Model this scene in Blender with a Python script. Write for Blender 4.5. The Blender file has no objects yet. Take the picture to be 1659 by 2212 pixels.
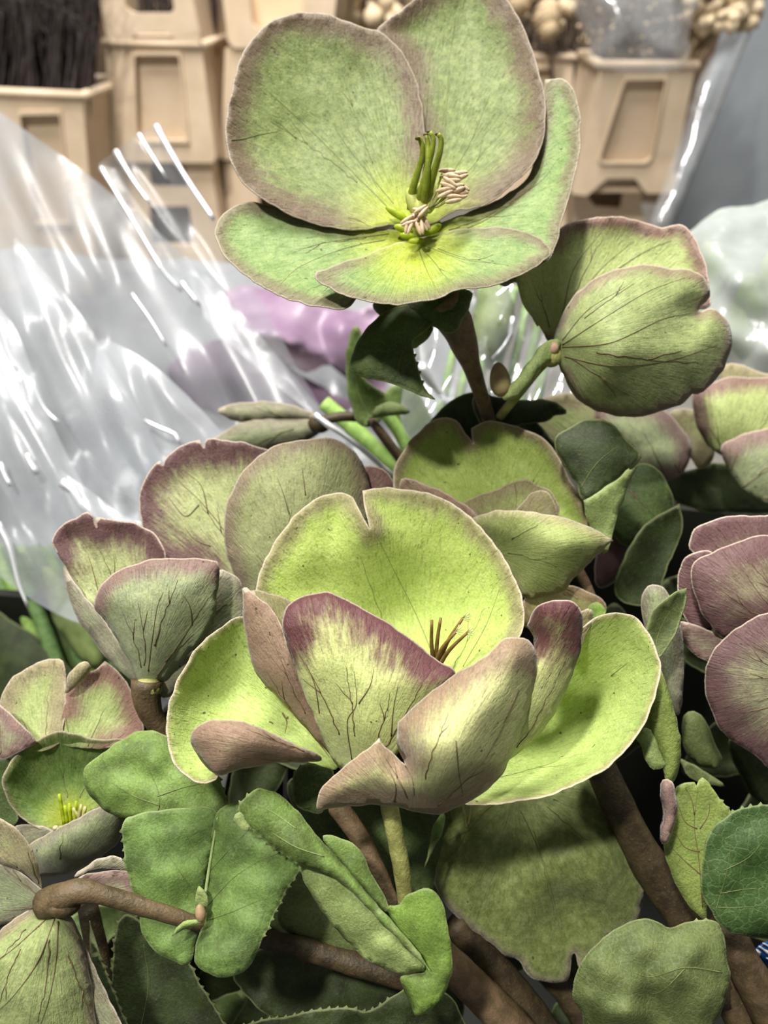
import bpy, bmesh, math, random, re
import numpy as np
from mathutils import Vector, Matrix, noise
from mathutils.geometry import delaunay_2d_cdt

scene = bpy.context.scene
COL = scene.collection
R = math.radians

# ---------------------------------------------------------------- camera
FPX, CX, CY = 1662.0, 829.5, 1106.0          # photo frame 1659 x 2212
PITCH, ROLL, CAMZ = 35.0, 5.0, 1.35
cam_data = bpy.data.cameras.new('camera')
cam = bpy.data.objects.new('camera', cam_data)
COL.objects.link(cam)
cam.rotation_euler = (Matrix.Rotation(R(90 - PITCH), 3, 'X') @ Matrix.Rotation(R(ROLL), 3, 'Z')).to_euler()
cam.location = (0, 0, CAMZ)
cam_data.sensor_fit = 'VERTICAL'
cam_data.sensor_height = 34.6
cam_data.sensor_width = 26.0
cam_data.lens = FPX * 34.6 / 2212.0
cam_data.clip_start = 0.01
cam_data.dof.use_dof = True
cam_data.dof.focus_distance = 0.160
cam_data.dof.aperture_fstop = 15.0
scene.camera = cam
CM = Matrix.Translation((0, 0, CAMZ)) @ cam.rotation_euler.to_matrix().to_4x4()
CR = np.array(CM.to_3x3()); CT = np.array(CM.translation)

# ---------------------------------------------------------------- light
world = bpy.data.worlds.new('hall_ambient'); scene.world = world
world.use_nodes = True
bg = world.node_tree.nodes['Background']
bg.inputs[0].default_value = (1.0, 0.985, 0.95, 1)
bg.inputs[1].default_value = 0.21

def lamp(name, loc, target, sx, sy, power, col=(1, .96, .9)):
    l = bpy.data.lights.new(name, 'AREA'); l.shape = 'RECTANGLE'
    l.size, l.size_y, l.energy, l.color = sx, sy, power, col
    o = bpy.data.objects.new(name, l); COL.objects.link(o)
    o.location = loc
    o.rotation_euler = (Vector(target) - Vector(loc)).to_track_quat('-Z', 'Y').to_euler()
    return o
TARGET = (0, 0.14, CAMZ - 0.10)
lamp('ceiling_lamp_near', (-0.56, -0.38, CAMZ + 1.38), TARGET, 0.08, 0.16, 39.0)
lamp('ceiling_lamp_back', (-0.3, 0.75, CAMZ + 1.7), (0.0, 1.3, CAMZ - .3), 0.2, 1.2, 98.0, (1, .97, .93))

scene.view_settings.view_transform = 'Standard'
scene.view_settings.look = 'None'
scene.view_settings.gamma = 1.0
scene.view_settings.use_curve_mapping = False
scene.view_settings.exposure = -0.14

# ---------------------------------------------------------------- helpers
def unproj(xy, d):
    """pixels (n,2) + depth along the optical axis in cm -> world metres"""
    xy = np.asarray(xy, float); d = np.asarray(d, float) * 0.01
    c = np.stack([(xy[:, 0] - CX) / FPX * d, -(xy[:, 1] - CY) / FPX * d, -d], 1)
    return c @ CR.T + CT
def pt(x, y, d):
    return Vector(unproj([(x, y)], [d])[0])
def on_plane_y(xy, Y):
    """pixels -> points on the upright plane world y = Y"""
    xy = np.asarray(xy, float)
    c = np.stack([(xy[:, 0] - CX) / FPX, -(xy[:, 1] - CY) / FPX, -np.ones(len(xy))], 1) @ CR.T
    t = Y / c[:, 1]
    return c * t[:, None] + CT

TOK = re.compile(r'(-?[\d.]+),(-?[\d.]+)(?:,(-?[\d.]+))?([a-z]*)')
def parse(s):
    return [(float(a), float(b), None if c is None or c == '' else float(c), f) for a, b, c, f in TOK.findall(s)]

def catmull(p, n, closed):
    out = []; m = len(p)
    segs = m if closed else m - 1
    for i in range(segs):
        p1, p2 = p[i], p[(i + 1) % m]
        p0 = p[(i - 1) % m] if closed or i > 0 else 2 * p1 - p2
        p3 = p[(i + 2) % m] if closed or i + 2 < m else 2 * p2 - p1
        k = max(2, int(np.linalg.norm((p2 - p1)[:2]) / n))
        for j in range(k):
            t = j / k
            out.append((0.5 * ((2 * p1) + (-p0 + p2) * t + (2 * p0 - 5 * p1 + 4 * p2 - p3) * t * t + (-p0 + 3 * p1 - 3 * p2 + p3) * t ** 3), i))
    if not closed: out.append((p[-1], segs - 1))
    return out

def fill_dz(toks):
    n = len(toks)
    P = np.array([(t[0], t[1]) for t in toks])
    known = [i for i in range(n) if toks[i][2] is not None]
    if not known: return np.zeros(n)
    if len(known) == 1: return np.full(n, toks[known[0]][2])
    seg = np.linalg.norm(np.roll(P, -1, 0) - P, axis=1)
    s = np.concatenate([[0], np.cumsum(seg)[:-1]]); L = seg.sum()
    ks = np.array([s[i] for i in known]); kv = np.array([toks[i][2] for i in known])
    return np.interp(s, np.concatenate([ks - L, ks, ks + L]), np.tile(kv, 3))

def outline(s, step, teeth=0, tooth_gap=17):
    toks = parse(s); dz = fill_dz(toks); n = len(toks)
    P = np.array([(t[0], t[1], z) for t, z in zip(toks, dz)])
    corners = [i for i in range(n) if 'c' in toks[i][3]]
    res = []
    if not corners:
        res = [(q, i) for q, i in catmull(P, step, True)]
    else:
        for a, c0 in enumerate(corners):
            c1 = corners[(a + 1) % len(corners)]
            idx = [c0]
            while True:
                nx = (idx[-1] + 1) % n
                idx.append(nx)
                if nx == c1: break
            run = catmull(P[idx], step, False)[:-1]
            res += [(q, idx[i]) for q, i in run]
    if teeth:
        area = sum(res[i - 1][0][0] * res[i][0][1] - res[i][0][0] * res[i - 1][0][1] for i in range(len(res)))
        sg = 1 if area > 0 else -1
        out = []; acc = 0
        for j, (q, i) in enumerate(res):
            out.append((q, i))
            nq = res[(j + 1) % len(res)][0]
            if 't' in toks[i][3]:
                acc += np.linalg.norm((nq - q)[:2])
                if acc > tooth_gap:
                    acc = 0
                    d = (nq - q)[:2]; d = d / (np.linalg.norm(d) + 1e-6)
                    nrm = np.array([d[1], -d[0]]) * sg
                    m = (q + nq) / 2; m = m.copy(); m[:2] += nrm * teeth + d * teeth * .5
                    out.append((m, i))
        res = out
    pts = np.array([q for q, i in res]); free = np.array(['b' not in toks[i][3] for q, i in res])
    return pts, free

def seg_dist(p, a, b):
    ab = b - a; L = (ab ** 2).sum(1) + 1e-9
    t = ((p[:, None, :] - a[None]) * ab[None]).sum(2) / L[None]
    t = np.clip(t, 0, 1)
    q = a[None] + t[..., None] * ab[None]
    return np.sqrt(((p[:, None, :] - q) ** 2).sum(2))

def inside(p, poly):
    x, y = p[:, 0:1], p[:, 1:2]
    a, b = poly, np.roll(poly, -1, 0)
    c = ((a[:, 1] > y) != (b[:, 1] > y)) & (x < (b[:, 0] - a[:, 0]) * (y - a[:, 1]) / (b[:, 1] - a[:, 1] + 1e-12) + a[:, 0])
    return c.sum(1) % 2 == 1

class Surf:
    """A curved sheet: outline in photo pixels with a depth offset (cm) at each point, extra interior depths, bulge and crinkle."""
    def __init__(s, spec, D, ctrl='', bulge=0.0, base=None, step=9, grid=13, wob=0.035, edgewob=0.05, seed=0, teeth=0, wl=90.0, tooth_gap=17, ragged=2.2, aniso=None):
        s.D, s.bulge, s.wob, s.ew, s.seed, s.wl = D, bulge, wob, edgewob, seed, wl
        s.out, s.free = outline(spec, step, teeth, tooth_gap)
        s.aniso = aniso
        if ragged:
            a = np.roll(s.out, 1, 0)[:, :2]; b = np.roll(s.out, -1, 0)[:, :2]
            t = b - a; t = np.stack([t[:, 1], -t[:, 0]], 1) / (np.linalg.norm(t, axis=1)[:, None] + 1e-6)
            k = np.array([noise.noise(Vector((x / 21.0, y / 21.0, seed + .5))) + .7 * noise.noise(Vector((x / 60.0, y / 60.0, seed + 9.5))) for x, y in s.out[:, :2]])
            s.out[:, :2] += t * (k * ragged * 1.5)[:, None]
        s.poly = s.out[:, :2]
        k = max(1, len(s.out) // 46)
        cp = s.out[::k]
        ex = [(t[0], t[1], t[2]) for t in parse(ctrl)]
        if ex: cp = np.vstack([cp, np.array(ex)])
        s.c = cp[:, :2] / 100.0
        n = len(cp); A = np.zeros((n + 3, n + 3))
        r2 = ((s.c[:, None] - s.c[None]) ** 2).sum(2)
        A[:n, :n] = 0.5 * r2 * np.log(r2 + 1e-9) + np.eye(n) * 0.02
        A[:n, n] = 1; A[:n, n + 1:] = s.c; A[n, :n] = 1; A[n + 1:, :n] = s.c.T
        s.w = np.linalg.solve(A, np.concatenate([cp[:, 2], [0, 0, 0]]))
        s.grid = grid
        cen = s.poly.mean(0)
        s.base = np.array(base if base else (cen[0], s.poly[:, 1].max()), float)
        g = s.grid
        x0, y0 = s.poly.min(0); x1, y1 = s.poly.max(0)
        gx = np.arange(x0 + g / 2, x1, g); gy = np.arange(y0 + g / 2, y1, g * .87)
        P = np.array([(x + (g / 2 if j % 2 else 0), y) for j, y in enumerate(gy) for x in gx]).reshape(-1, 2)
        if len(P):
            P = P[inside(P, s.poly)]
        if len(P):
            d = seg_dist(P, s.poly, np.roll(s.poly, -1, 0)).min(1)
            s.dmax = max(d.max(), 5.0)
            P = P[d > g * .45]
        else: s.dmax = 10.0
        s.int = P
    def edge(s, p, free_only=False):
        a, b = s.poly, np.roll(s.poly, -1, 0)
        if free_only and s.free.any() and not s.free.all():
            a, b = a[s.free], b[s.free]
        return seg_dist(p, a, b).min(1)
    def depth(s, p):
        q = p / 100.0
        r2 = ((q[:, None] - s.c[None]) ** 2).sum(2)
        n = len(s.c)
        z = (0.5 * r2 * np.log(r2 + 1e-9)) @ s.w[:n] + s.w[n] + q @ s.w[n + 1:]
        e = s.edge(p); t = np.clip(e / s.dmax, 0, 1)
        z = z + s.bulge * (1 - (1 - t) ** 2)
        if s.aniso:
            c, w, k = math.cos(R(s.aniso[0])), math.sin(R(s.aniso[0])), s.aniso[1]
            nz = np.array([noise.noise(Vector(((x * c + y * w) / (s.wl * k), (-x * w + y * c) / s.wl, s.seed * 7.3))) for x, y in p])
        else:
            nz = np.array([noise.noise(Vector((x / s.wl, y / s.wl, s.seed * 7.3))) for x, y in p])
        n2 = np.array([noise.noise(Vector((x / 34.0, y / 34.0, s.seed * 3.1 + 50))) for x, y in p])
        z = z + s.wob * 2.2 * nz * np.clip(t * 3, .2, 1) + s.ew * n2 * np.exp(-e / 22.0)
        return s.D + z
    def mesh_data(s):
        nb = len(s.poly)
        V = np.vstack([s.poly, s.int]) if len(s.int) else s.poly
        E = [(i, (i + 1) % nb) for i in range(nb)]
        r = delaunay_2d_cdt([Vector((float(x), float(y))) for x, y in V], E, [], 1, 1e-4)
        v = np.array([(q.x, q.y) for q in r[0]]); f = [tuple(t) for t in r[2]]
        w = unproj(v, s.depth(v))
        rel = v - s.base
        far = s.poly - s.base; ax = far[np.argmax((far ** 2).sum(1))]
        ang = np.arctan2(ax[0] * rel[:, 1] - ax[1] * rel[:, 0], rel @ ax)
        att = np.stack([ang, np.linalg.norm(rel, axis=1) / 100.0, s.edge(v, True) / 100.0], 1)
        ff = []
        for t in f:
            a, b, c = v[t[0]], v[t[1]], v[t[2]]
            cr = (b[0] - a[0]) * (c[1] - a[1]) - (b[1] - a[1]) * (c[0] - a[0])
            ff.append(t if cr < 0 else (t[0], t[2], t[1]))
        return w, ff, att

def link(name, me, parent=None):
    o = bpy.data.objects.new(name, me); COL.objects.link(o)
    if parent is not None: o.parent = parent
    return o
def origin_of(o):
    v = Vector((0, 0, 0))
    while o is not None:
        v += o.location; o = o.parent
    return v
def mesh_obj(name, V, F, mat, parent=None, smooth=True, att=None, loc=None):
    """V in world metres; a child is stored relative to its parent's place, a top-level mesh to its own lowest middle"""
    V = np.asarray(V, float)
    me = bpy.data.meshes.new(name)
    if parent is not None: off = np.array(origin_of(parent))
    else:
        off = V.mean(0); off[2] = V[:, 2].min()
    me.from_pydata((V - off).tolist(), [], F)
    if att is not None:
        a = me.attributes.new('pt', 'FLOAT_VECTOR', 'POINT')
        a.data.foreach_set('vector', np.asarray(att, np.float32).ravel())
    if smooth: me.polygons.foreach_set('use_smooth', [True] * len(me.polygons))
    me.materials.append(mat); me.update()
    o = link(name, me, parent)
    if parent is None: o.location = off
    return o
def tag(o, label=None, cat=None, group=None, kind=None):
    if label: o['label'] = label
    if cat: o['category'] = cat
    if group: o['group'] = group
    if kind: o['kind'] = kind
    return o
def thing(name, at, label, cat, group=None):
    o = bpy.data.objects.new(name, None); COL.objects.link(o)
    o.empty_display_size = 0.01; o.location = at
    return tag(o, label, cat, group)

def sheet(name, parent, mat, patches, thick=0.022):
    """patches: list of Surf joined into one sheet"""
    V, F, A = [], [], []; n = 0
    for s in patches:
        v, f, a = s.mesh_data()
        V.append(v); A.append(a); F += [tuple(i + n for i in t) for t in f]; n += len(v)
    o = mesh_obj(name, np.vstack(V), F, mat, parent, True, np.vstack(A))
    if thick > 0:
        m = o.modifiers.new('thickness', 'SOLIDIFY'); m.thickness = thick * 0.01; m.offset = -1; m.use_quality_normals = True
    return o

def tube_data(P, rad, sides=10, cap=True):
    P = [Vector(p) for p in P]; V, F = [], []
    up = Vector((0.3, 0.5, 0.8)).normalized()
    for i, p in enumerate(P):
        t = (P[min(i + 1, len(P) - 1)] - P[max(i - 1, 0)]).normalized()
        u = up.cross(t)
        if u.length < 1e-4: u = Vector((1, 0, 0)).cross(t)
        u.normalize(); w = t.cross(u)
        for k in range(sides):
            a = 2 * math.pi * k / sides
            V.append(p + (u * math.cos(a) + w * math.sin(a)) * rad[i])
    for i in range(len(P) - 1):
        for k in range(sides):
            a, b = i * sides + k, i * sides + (k + 1) % sides
            F.append((a, b, b + sides, a + sides))
    if cap:
        F.append(tuple(range(sides))[::-1]); F.append(tuple((len(P) - 1) * sides + k for k in range(sides)))
    return V, F
def stem_path(spec, D, step=14):
    toks = parse(spec); dz = fill_path(toks)
    P = np.array([(t[0], t[1], z) for t, z in zip(toks, dz)])
    q = np.array([a for a, i in catmull(P, step, False)])
    return unproj(q[:, :2], D + q[:, 2]), D + q[:, 2]
def fill_path(toks):
    s = [0.0]
    for i in range(1, len(toks)): s.append(s[-1] + math.hypot(toks[i][0] - toks[i - 1][0], toks[i][1] - toks[i - 1][1]))
    k = [i for i in range(len(toks)) if toks[i][2] is not None]
    if not k: return np.zeros(len(toks))
    return np.interp(s, [s[i] for i in k], [toks[i][2] for i in k])
def tube(name, parent, mat, spec, D, r0, r1=None, sides=12, bump=0.04, radii=None):
    P, d = stem_path(spec, D)
    r1 = r0 if r1 is None else r1
    n = len(P); t = np.linspace(0, 1, n)
    px = np.interp(t, np.linspace(0, 1, len(radii)), radii) if radii else r0 + (r1 - r0) * t
    px = px * (1 + bump * np.array([noise.noise(Vector((i * .37, r0, D))) * 2 for i in range(n)]))
    V, F = tube_data(P, px * d * 0.01 / FPX, sides)
    return mesh_obj(name, V, F, mat, parent)

def veins(parent, mat, s, lines=(), auto=0, rad=1.5, seed=1, reach=.86, lift=0.004):
    """raised veins lying on a sheet, as one fine mesh under it"""
    rnd = random.Random(seed); paths = [np.array([(t[0], t[1]) for t in parse(l)]) for l in lines]
    paths = [np.array([q for q, i in catmull(p, 7, False)]) for p in paths]
    if auto:
        b = s.base; far = s.poly - b
        dd = np.linalg.norm(far, axis=1)
        ax = far[np.argmax(dd)]; an = np.arctan2(ax[0] * far[:, 1] - ax[1] * far[:, 0], far @ ax)
        sel = np.where((dd > dd.max() * .3) & (np.abs(an) < 1.5))[0]
        if len(sel):
            lo, hi = np.percentile(an[sel], 6), np.percentile(an[sel], 94)
            for k in range(auto):
                a = lo + (hi - lo) * (k + .5 + rnd.uniform(-.25, .25)) / auto
                j = sel[np.argmin(np.abs(an[sel] - a) - dd[sel] * 1e-4)]
                e = b + far[j] * reach * rnd.uniform(.72, 1.0)
                n = max(6, int(np.linalg.norm(e - b) / 9)); t = np.linspace(rnd.uniform(.22, .45), 1, n)[:, None]
                side = np.array([-(e - b)[1], (e - b)[0]]) * rnd.uniform(-.05, .05)
                p = b + (e - b) * t + side * (np.sin(t * math.pi)) 
                p = p + np.array([(noise.noise(Vector((i * .35, k * 3.3, seed))) * 4, noise.noise(Vector((i * .35, k * 3.3 + 9, seed))) * 4) for i in range(n)])
                paths.append(p)
                if rnd.random() < .75 and n > 10:
                    i0 = int(n * rnd.uniform(.45, .65)); d = (p[-1] - p[i0]); L = np.linalg.norm(d) * rnd.uniform(.5, .8)
                    g = rnd.choice((-1, 1)) * rnd.uniform(.25, .5); d = d / (np.linalg.norm(d) + 1e-6)
                    d = np.array([d[0] * math.cos(g) - d[1] * math.sin(g), d[0] * math.sin(g) + d[1] * math.cos(g)])
                    m = max(4, int(L / 9))
                    paths.append(np.array([p[i0] + d * L * q / m + np.array([noise.noise(Vector((q * .4, k, seed + 4))), noise.noise(Vector((q * .4, k + 5, seed + 4)))]) * 3 for q in range(m + 1)]))
    V, F = [], []
    for p in paths:
        ok = inside(p, s.poly); ok &= s.edge(p) > 3
        if ok.sum() < 3: continue
        i0 = int(np.argmax(ok)); i1 = i0
        while i1 < len(p) and ok[i1]: i1 += 1
        p = p[i0:i1]
        if len(p) < 3: continue
        d = s.depth(p) - lift
        w = unproj(p, d); r = rad * .8 * np.linspace(1.05, .3, len(p)) * d * .01 / FPX
        v, f = tube_data(w, r, 5)
        n = len(V); V += v; F += [tuple(i + n for i in t) for t in f]
    if V:
        return mesh_obj('veins', V, F, mat, parent)

def ball(name, parent, mat, x, y, d, rx, ry, rz=None, rot=0.0, seg=14, taper=0.0):
    """rounded bud: radii in pixels at its depth, turned in the picture plane by rot degrees"""
    k = d * 0.01 / FPX; rz = rx if rz is None else rz
    V, F = [], []; n = 9
    c, s = math.cos(R(rot)), math.sin(R(rot)); o = pt(x, y, d)
    for i in range(n + 1):
        th = math.pi * i / n
        for j in range(seg):
            ph = 2 * math.pi * j / seg
            w = math.sin(th) * (1 - taper * (math.cos(th) * .5 + .5))
            a = Vector((rx * w * math.cos(ph), ry * math.cos(th), rz * w * math.sin(ph)))
            a = Vector((a.x * c - a.y * s, a.x * s + a.y * c, a.z)) * k
            V.append(o + Vector(CR @ np.array(a)))
    for i in range(n):
        for j in range(seg):
            F.append((i * seg + j, i * seg + (j + 1) % seg, (i + 1) * seg + (j + 1) % seg, (i + 1) * seg + j))
    return mesh_obj(name, V, F, mat, parent)
# ---------------------------------------------------------------- materials
def lin(c):
    f = lambda u: (u / 12.92 if u <= .04045 else ((u + .055) / 1.055) ** 2.4)
    return tuple(f(v / 255.0) for v in c) + (1.0,)
MATS = {}
def new_mat(name):
    m = bpy.data.materials.new(name); m.use_nodes = True
    nt = m.node_tree; nt.nodes.clear()
    return m, nt
def N(nt, kind, **kw):
    n = nt.nodes.new('ShaderNode' + kind)
    for k, v in kw.items():
        if k == 'ins':
            for a, b in v.items(): n.inputs[a].default_value = b
        else: setattr(n, k, v)
    return n
def math_n(nt, op, a, b=None, c=None):
    n = N(nt, 'Math', operation=op)
    for i, v in enumerate((a, b, c)):
        if v is None: continue
        if hasattr(v, 'is_linked'): nt.links.new(v, n.inputs[i])
        else: n.inputs[i].default_value = v
    return n.outputs[0]
def ramp01(nt, v, a, b):
    n = N(nt, 'MapRange', interpolation_type='SMOOTHSTEP', clamp=True)
    nt.links.new(v, n.inputs[0]); n.inputs[1].default_value = a; n.inputs[2].default_value = b
    return n.outputs[0]
def mixc(nt, f, a, b, mode='MIX'):
    n = N(nt, 'Mix', data_type='RGBA', blend_type=mode)
    if hasattr(f, 'is_linked'): nt.links.new(f, n.inputs[0])
    else: n.inputs[0].default_value = f
    for i, v in ((6, a), (7, b)):
        if hasattr(v, 'is_linked'): nt.links.new(v, n.inputs[i])
        else: n.inputs[i].default_value = v
    return n.outputs[2]
def tex_noise(nt, vec, scale, detail=3, rough=.55):
    n = N(nt, 'TexNoise'); n.inputs['Scale'].default_value = scale; n.inputs['Detail'].default_value = detail; n.inputs['Roughness'].default_value = rough
    if vec is not None: nt.links.new(vec, n.inputs['Vector'])
    return n.outputs['Fac']
def finish(nt, col, rough=.5, trans=.3, bump=None, bstr=.3, bdist=.0004, spec=.35, tcol=None, sheen=0.0):
    out = N(nt, 'OutputMaterial'); p = N(nt, 'BsdfPrincipled')
    p.inputs['Roughness'].default_value = rough; p.inputs['Specular IOR Level'].default_value = spec
    if sheen: p.inputs['Sheen Weight'].default_value = sheen; p.inputs['Sheen Roughness'].default_value = .4
    if hasattr(col, 'is_linked'): nt.links.new(col, p.inputs['Base Color'])
    else: p.inputs['Base Color'].default_value = col
    b = None
    if bump is not None:
        b = N(nt, 'Bump'); b.inputs['Strength'].default_value = bstr; b.inputs['Distance'].default_value = bdist
        nt.links.new(bump, b.inputs['Height']); nt.links.new(b.outputs[0], p.inputs['Normal'])
    if trans > 0:
        t = N(nt, 'BsdfTranslucent'); mx = N(nt, 'MixShader'); mx.inputs[0].default_value = trans
        tc = tcol if tcol is not None else col
        if hasattr(tc, 'is_linked'): nt.links.new(tc, t.inputs[0])
        else: t.inputs[0].default_value = tc
        nt.links.new(p.outputs[0], mx.inputs[1]); nt.links.new(t.outputs[0], mx.inputs[2]); nt.links.new(mx.outputs[0], out.inputs[0])
    else: nt.links.new(p.outputs[0], out.inputs[0])

def sepal_mat(main, edge=(118, 82, 86), base=(165, 185, 70), w=.9, amt=.8, rb=0.0, vein=.25, pale=.5, trans=.28, seed=0, side=None):
    """petal-like sepal: green body, dusky rim with radial streaks, paler margin line, fine veins"""
    key = ('sepal', main, edge, base, w, amt, rb, vein, pale, trans, seed, side)
    if key in MATS: return MATS[key]
    m, nt = new_mat('hellebore_sepal'); MATS[key] = m; L = nt.links.new
    at = N(nt, 'Attribute', attribute_name='pt'); sp = N(nt, 'SeparateXYZ'); L(at.outputs['Vector'], sp.inputs[0])
    ang, rad, edg = sp.outputs
    tc = N(nt, 'TexCoord').outputs['Object']
    cv = N(nt, 'CombineXYZ'); L(math_n(nt, 'MULTIPLY', ang, 9.0), cv.inputs[0]); L(math_n(nt, 'MULTIPLY', rad, .55), cv.inputs[1]); cv.inputs[2].default_value = seed * 3.7
    streak = tex_noise(nt, cv.outputs[0], 3.2, 5, .65)
    blot = tex_noise(nt, tc, 110.0, 3)
    grain = tex_noise(nt, tc, 1900.0, 2)
    mid = tex_noise(nt, tc, 420.0, 4, .6)
    e = math_n(nt, 'ADD', edg, math_n(nt, 'MULTIPLY', math_n(nt, 'SUBTRACT', streak, .5), w * 1.0))
    e = math_n(nt, 'ADD', e, math_n(nt, 'MULTIPLY', math_n(nt, 'SUBTRACT', blot, .5), w * .8))
    pf = math_n(nt, 'MULTIPLY', math_n(nt, 'SUBTRACT', 1.0, ramp01(nt, e, w * .22, w * 1.02)), amt)
    if rb > 0:
        bf = math_n(nt, 'SUBTRACT', 1.0, ramp01(nt, math_n(nt, 'ADD', rad, math_n(nt, 'MULTIPLY', math_n(nt, 'SUBTRACT', streak, .5), rb * .6)), rb * .15, rb))
        col = mixc(nt, bf, lin(main), lin(base))
        pf = math_n(nt, 'MULTIPLY', pf, math_n(nt, 'SUBTRACT', 1.0, math_n(nt, 'MULTIPLY', bf, .9)))
    else: col = lin(main)
    # soft mottling between a paler and a deeper green
    col = mixc(nt, ramp01(nt, mid, .3, .75), col, mixc(nt, .22, col, lin((215, 225, 150))))
    col = mixc(nt, math_n(nt, 'MULTIPLY', ramp01(nt, blot, .35, .75), .4), col, mixc(nt, 1.0, col, (.72, .78, .62, 1), 'MULTIPLY'))
    col = mixc(nt, pf, col, lin(edge))
    st2 = tex_noise(nt, cv.outputs[0], 7.0, 3, .6)
    col = mixc(nt, math_n(nt, 'MULTIPLY', ramp01(nt, st2, .56, .74), vein), col, mixc(nt, 1.0, col, (.42, .45, .33, 1), 'MULTIPLY'))
    gr = N(nt, 'MapRange'); L(grain, gr.inputs[0]); gr.inputs[1].default_value = .25; gr.inputs[2].default_value = .75; gr.inputs[3].default_value = .80; gr.inputs[4].default_value = 1.16
    gc = N(nt, 'CombineColor'); [L(gr.outputs[0], gc.inputs[i]) for i in range(3)]
    col = mixc(nt, 1.0, col, gc.outputs[0], 'MULTIPLY')
    speck = tex_noise(nt, tc, 700.0, 1, .4)
    col = mixc(nt, math_n(nt, 'MULTIPLY', ramp01(nt, speck, .765, .79), .8), col, lin((52, 52, 26)))
    mg = math_n(nt, 'MULTIPLY', math_n(nt, 'SUBTRACT', 1.0, ramp01(nt, edg, .008, .04)), pale)
    col = mixc(nt, mg, col, lin((205, 190, 172)))
    h = math_n(nt, 'ADD', math_n(nt, 'MULTIPLY', mid, .8), math_n(nt, 'MULTIPLY', grain, .35))
    h = math_n(nt, 'SUBTRACT', h, math_n(nt, 'MULTIPLY', ramp01(nt, st2, .5, .75), .6))
    h = math_n(nt, 'ADD', h, math_n(nt, 'MULTIPLY', streak, .8))
    tcol = mixc(nt, 1.0, col, (1.15, 1.12, .65, 1), 'MULTIPLY')
    finish(nt, col, .56, trans, h, .55, .0005, .3, tcol, .12)
    return m

def leaf_mat(main, dark=None, vcol=(150, 170, 110), trans=.2, net=.07, rough=.42, pale=.35, seed=0):
    key = ('leaf', main, dark, vcol, trans, net, rough, pale, seed)
    if key in MATS: return MATS[key]
    m, nt = new_mat('hellebore_leaf'); MATS[key] = m; L = nt.links.new
    dark = dark or tuple(int(c * .68) for c in main)
    at = N(nt, 'Attribute', attribute_name='pt'); sp = N(nt, 'SeparateXYZ'); L(at.outputs['Vector'], sp.inputs[0])
    ang, rad, edg = sp.outputs
    tc = N(nt, 'TexCoord').outputs['Object']
    blot = tex_noise(nt, tc, 130.0, 4); mid = tex_noise(nt, tc, 800.0, 5, .75); grain = tex_noise(nt, tc, 2100.0, 2)
    vo = N(nt, 'TexVoronoi', feature='DISTANCE_TO_EDGE'); vo.inputs['Scale'].default_value = 420.0
    wv = N(nt, 'VectorMath', operation='ADD'); L(tc, wv.inputs[0])
    nz = N(nt, 'TexNoise'); nz.inputs['Scale'].default_value = 300.0; L(tc, nz.inputs['Vector'])
    sc = N(nt, 'VectorMath', operation='SCALE'); L(nz.outputs['Color'], sc.inputs[0]); sc.inputs['Scale'].default_value = .003
    L(sc.outputs[0], wv.inputs[1]); L(wv.outputs[0], vo.inputs['Vector'])
    netf = math_n(nt, 'SUBTRACT', 1.0, ramp01(nt, vo.outputs['Distance'], .0, .10))
    col = mixc(nt, ramp01(nt, blot, .35, .7), lin(main), lin(dark))
    col = mixc(nt, math_n(nt, 'MULTIPLY', ramp01(nt, mid, .5, .8), .35), col, lin(tuple(min(255, c + 45) for c in main)))
    col = mixc(nt, math_n(nt, 'MULTIPLY', netf, net), col, lin(vcol))
    gr = N(nt, 'MapRange'); L(grain, gr.inputs[0]); gr.inputs[1].default_value = .25; gr.inputs[2].default_value = .75; gr.inputs[3].default_value = .74; gr.inputs[4].default_value = 1.24
    gc = N(nt, 'CombineColor'); [L(gr.outputs[0], gc.inputs[i]) for i in range(3)]
    col = mixc(nt, 1.0, col, gc.outputs[0], 'MULTIPLY')
    mg = math_n(nt, 'MULTIPLY', math_n(nt, 'SUBTRACT', 1.0, ramp01(nt, edg, .01, .05)), pale)
    col = mixc(nt, mg, col, lin((176, 186, 130)))
    h = math_n(nt, 'ADD', mid, math_n(nt, 'MULTIPLY', grain, .4)); h = math_n(nt, 'SUBTRACT', h, math_n(nt, 'MULTIPLY', netf, net * 1.2))
    finish(nt, col, rough + .12, trans, h, .5, .0005, .3, None)
    return m

def stem_mat(main, dark, seed=0):
    key = ('stem', main, dark, seed)
    if key in MATS: return MATS[key]
    m, nt = new_mat('hellebore_stem'); MATS[key] = m
    tc = N(nt, 'TexCoord').outputs['Object']
    a = tex_noise(nt, tc, 260.0, 5, .7); b = tex_noise(nt, tc, 1500.0, 3)
    col = mixc(nt, ramp01(nt, a, .35, .65), lin(main), lin(dark))
    col = mixc(nt, math_n(nt, 'MULTIPLY', ramp01(nt, b, .6, .75), .2), col, lin((170, 152, 116)))
    finish(nt, col, .55, 0, math_n(nt, 'ADD', a, b), .5, .0004, .35)
    return m

def plain_mat(name, col, col2=None, rough=.5, scale=40.0, trans=0, bstr=.15, spec=.4, bdist=.001):
    key = ('plain', name, col, col2, rough, scale, trans)
    if key in MATS: return MATS[key]
    m, nt = new_mat(name); MATS[key] = m
    tc = N(nt, 'TexCoord').outputs['Object']
    a = tex_noise(nt, tc, scale, 5, .6)
    c = mixc(nt, ramp01(nt, a, .3, .7), lin(col), lin(col2 or tuple(int(v * .88) for v in col)))
    finish(nt, c, rough, trans, a, bstr, bdist, spec)
    return m

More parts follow.
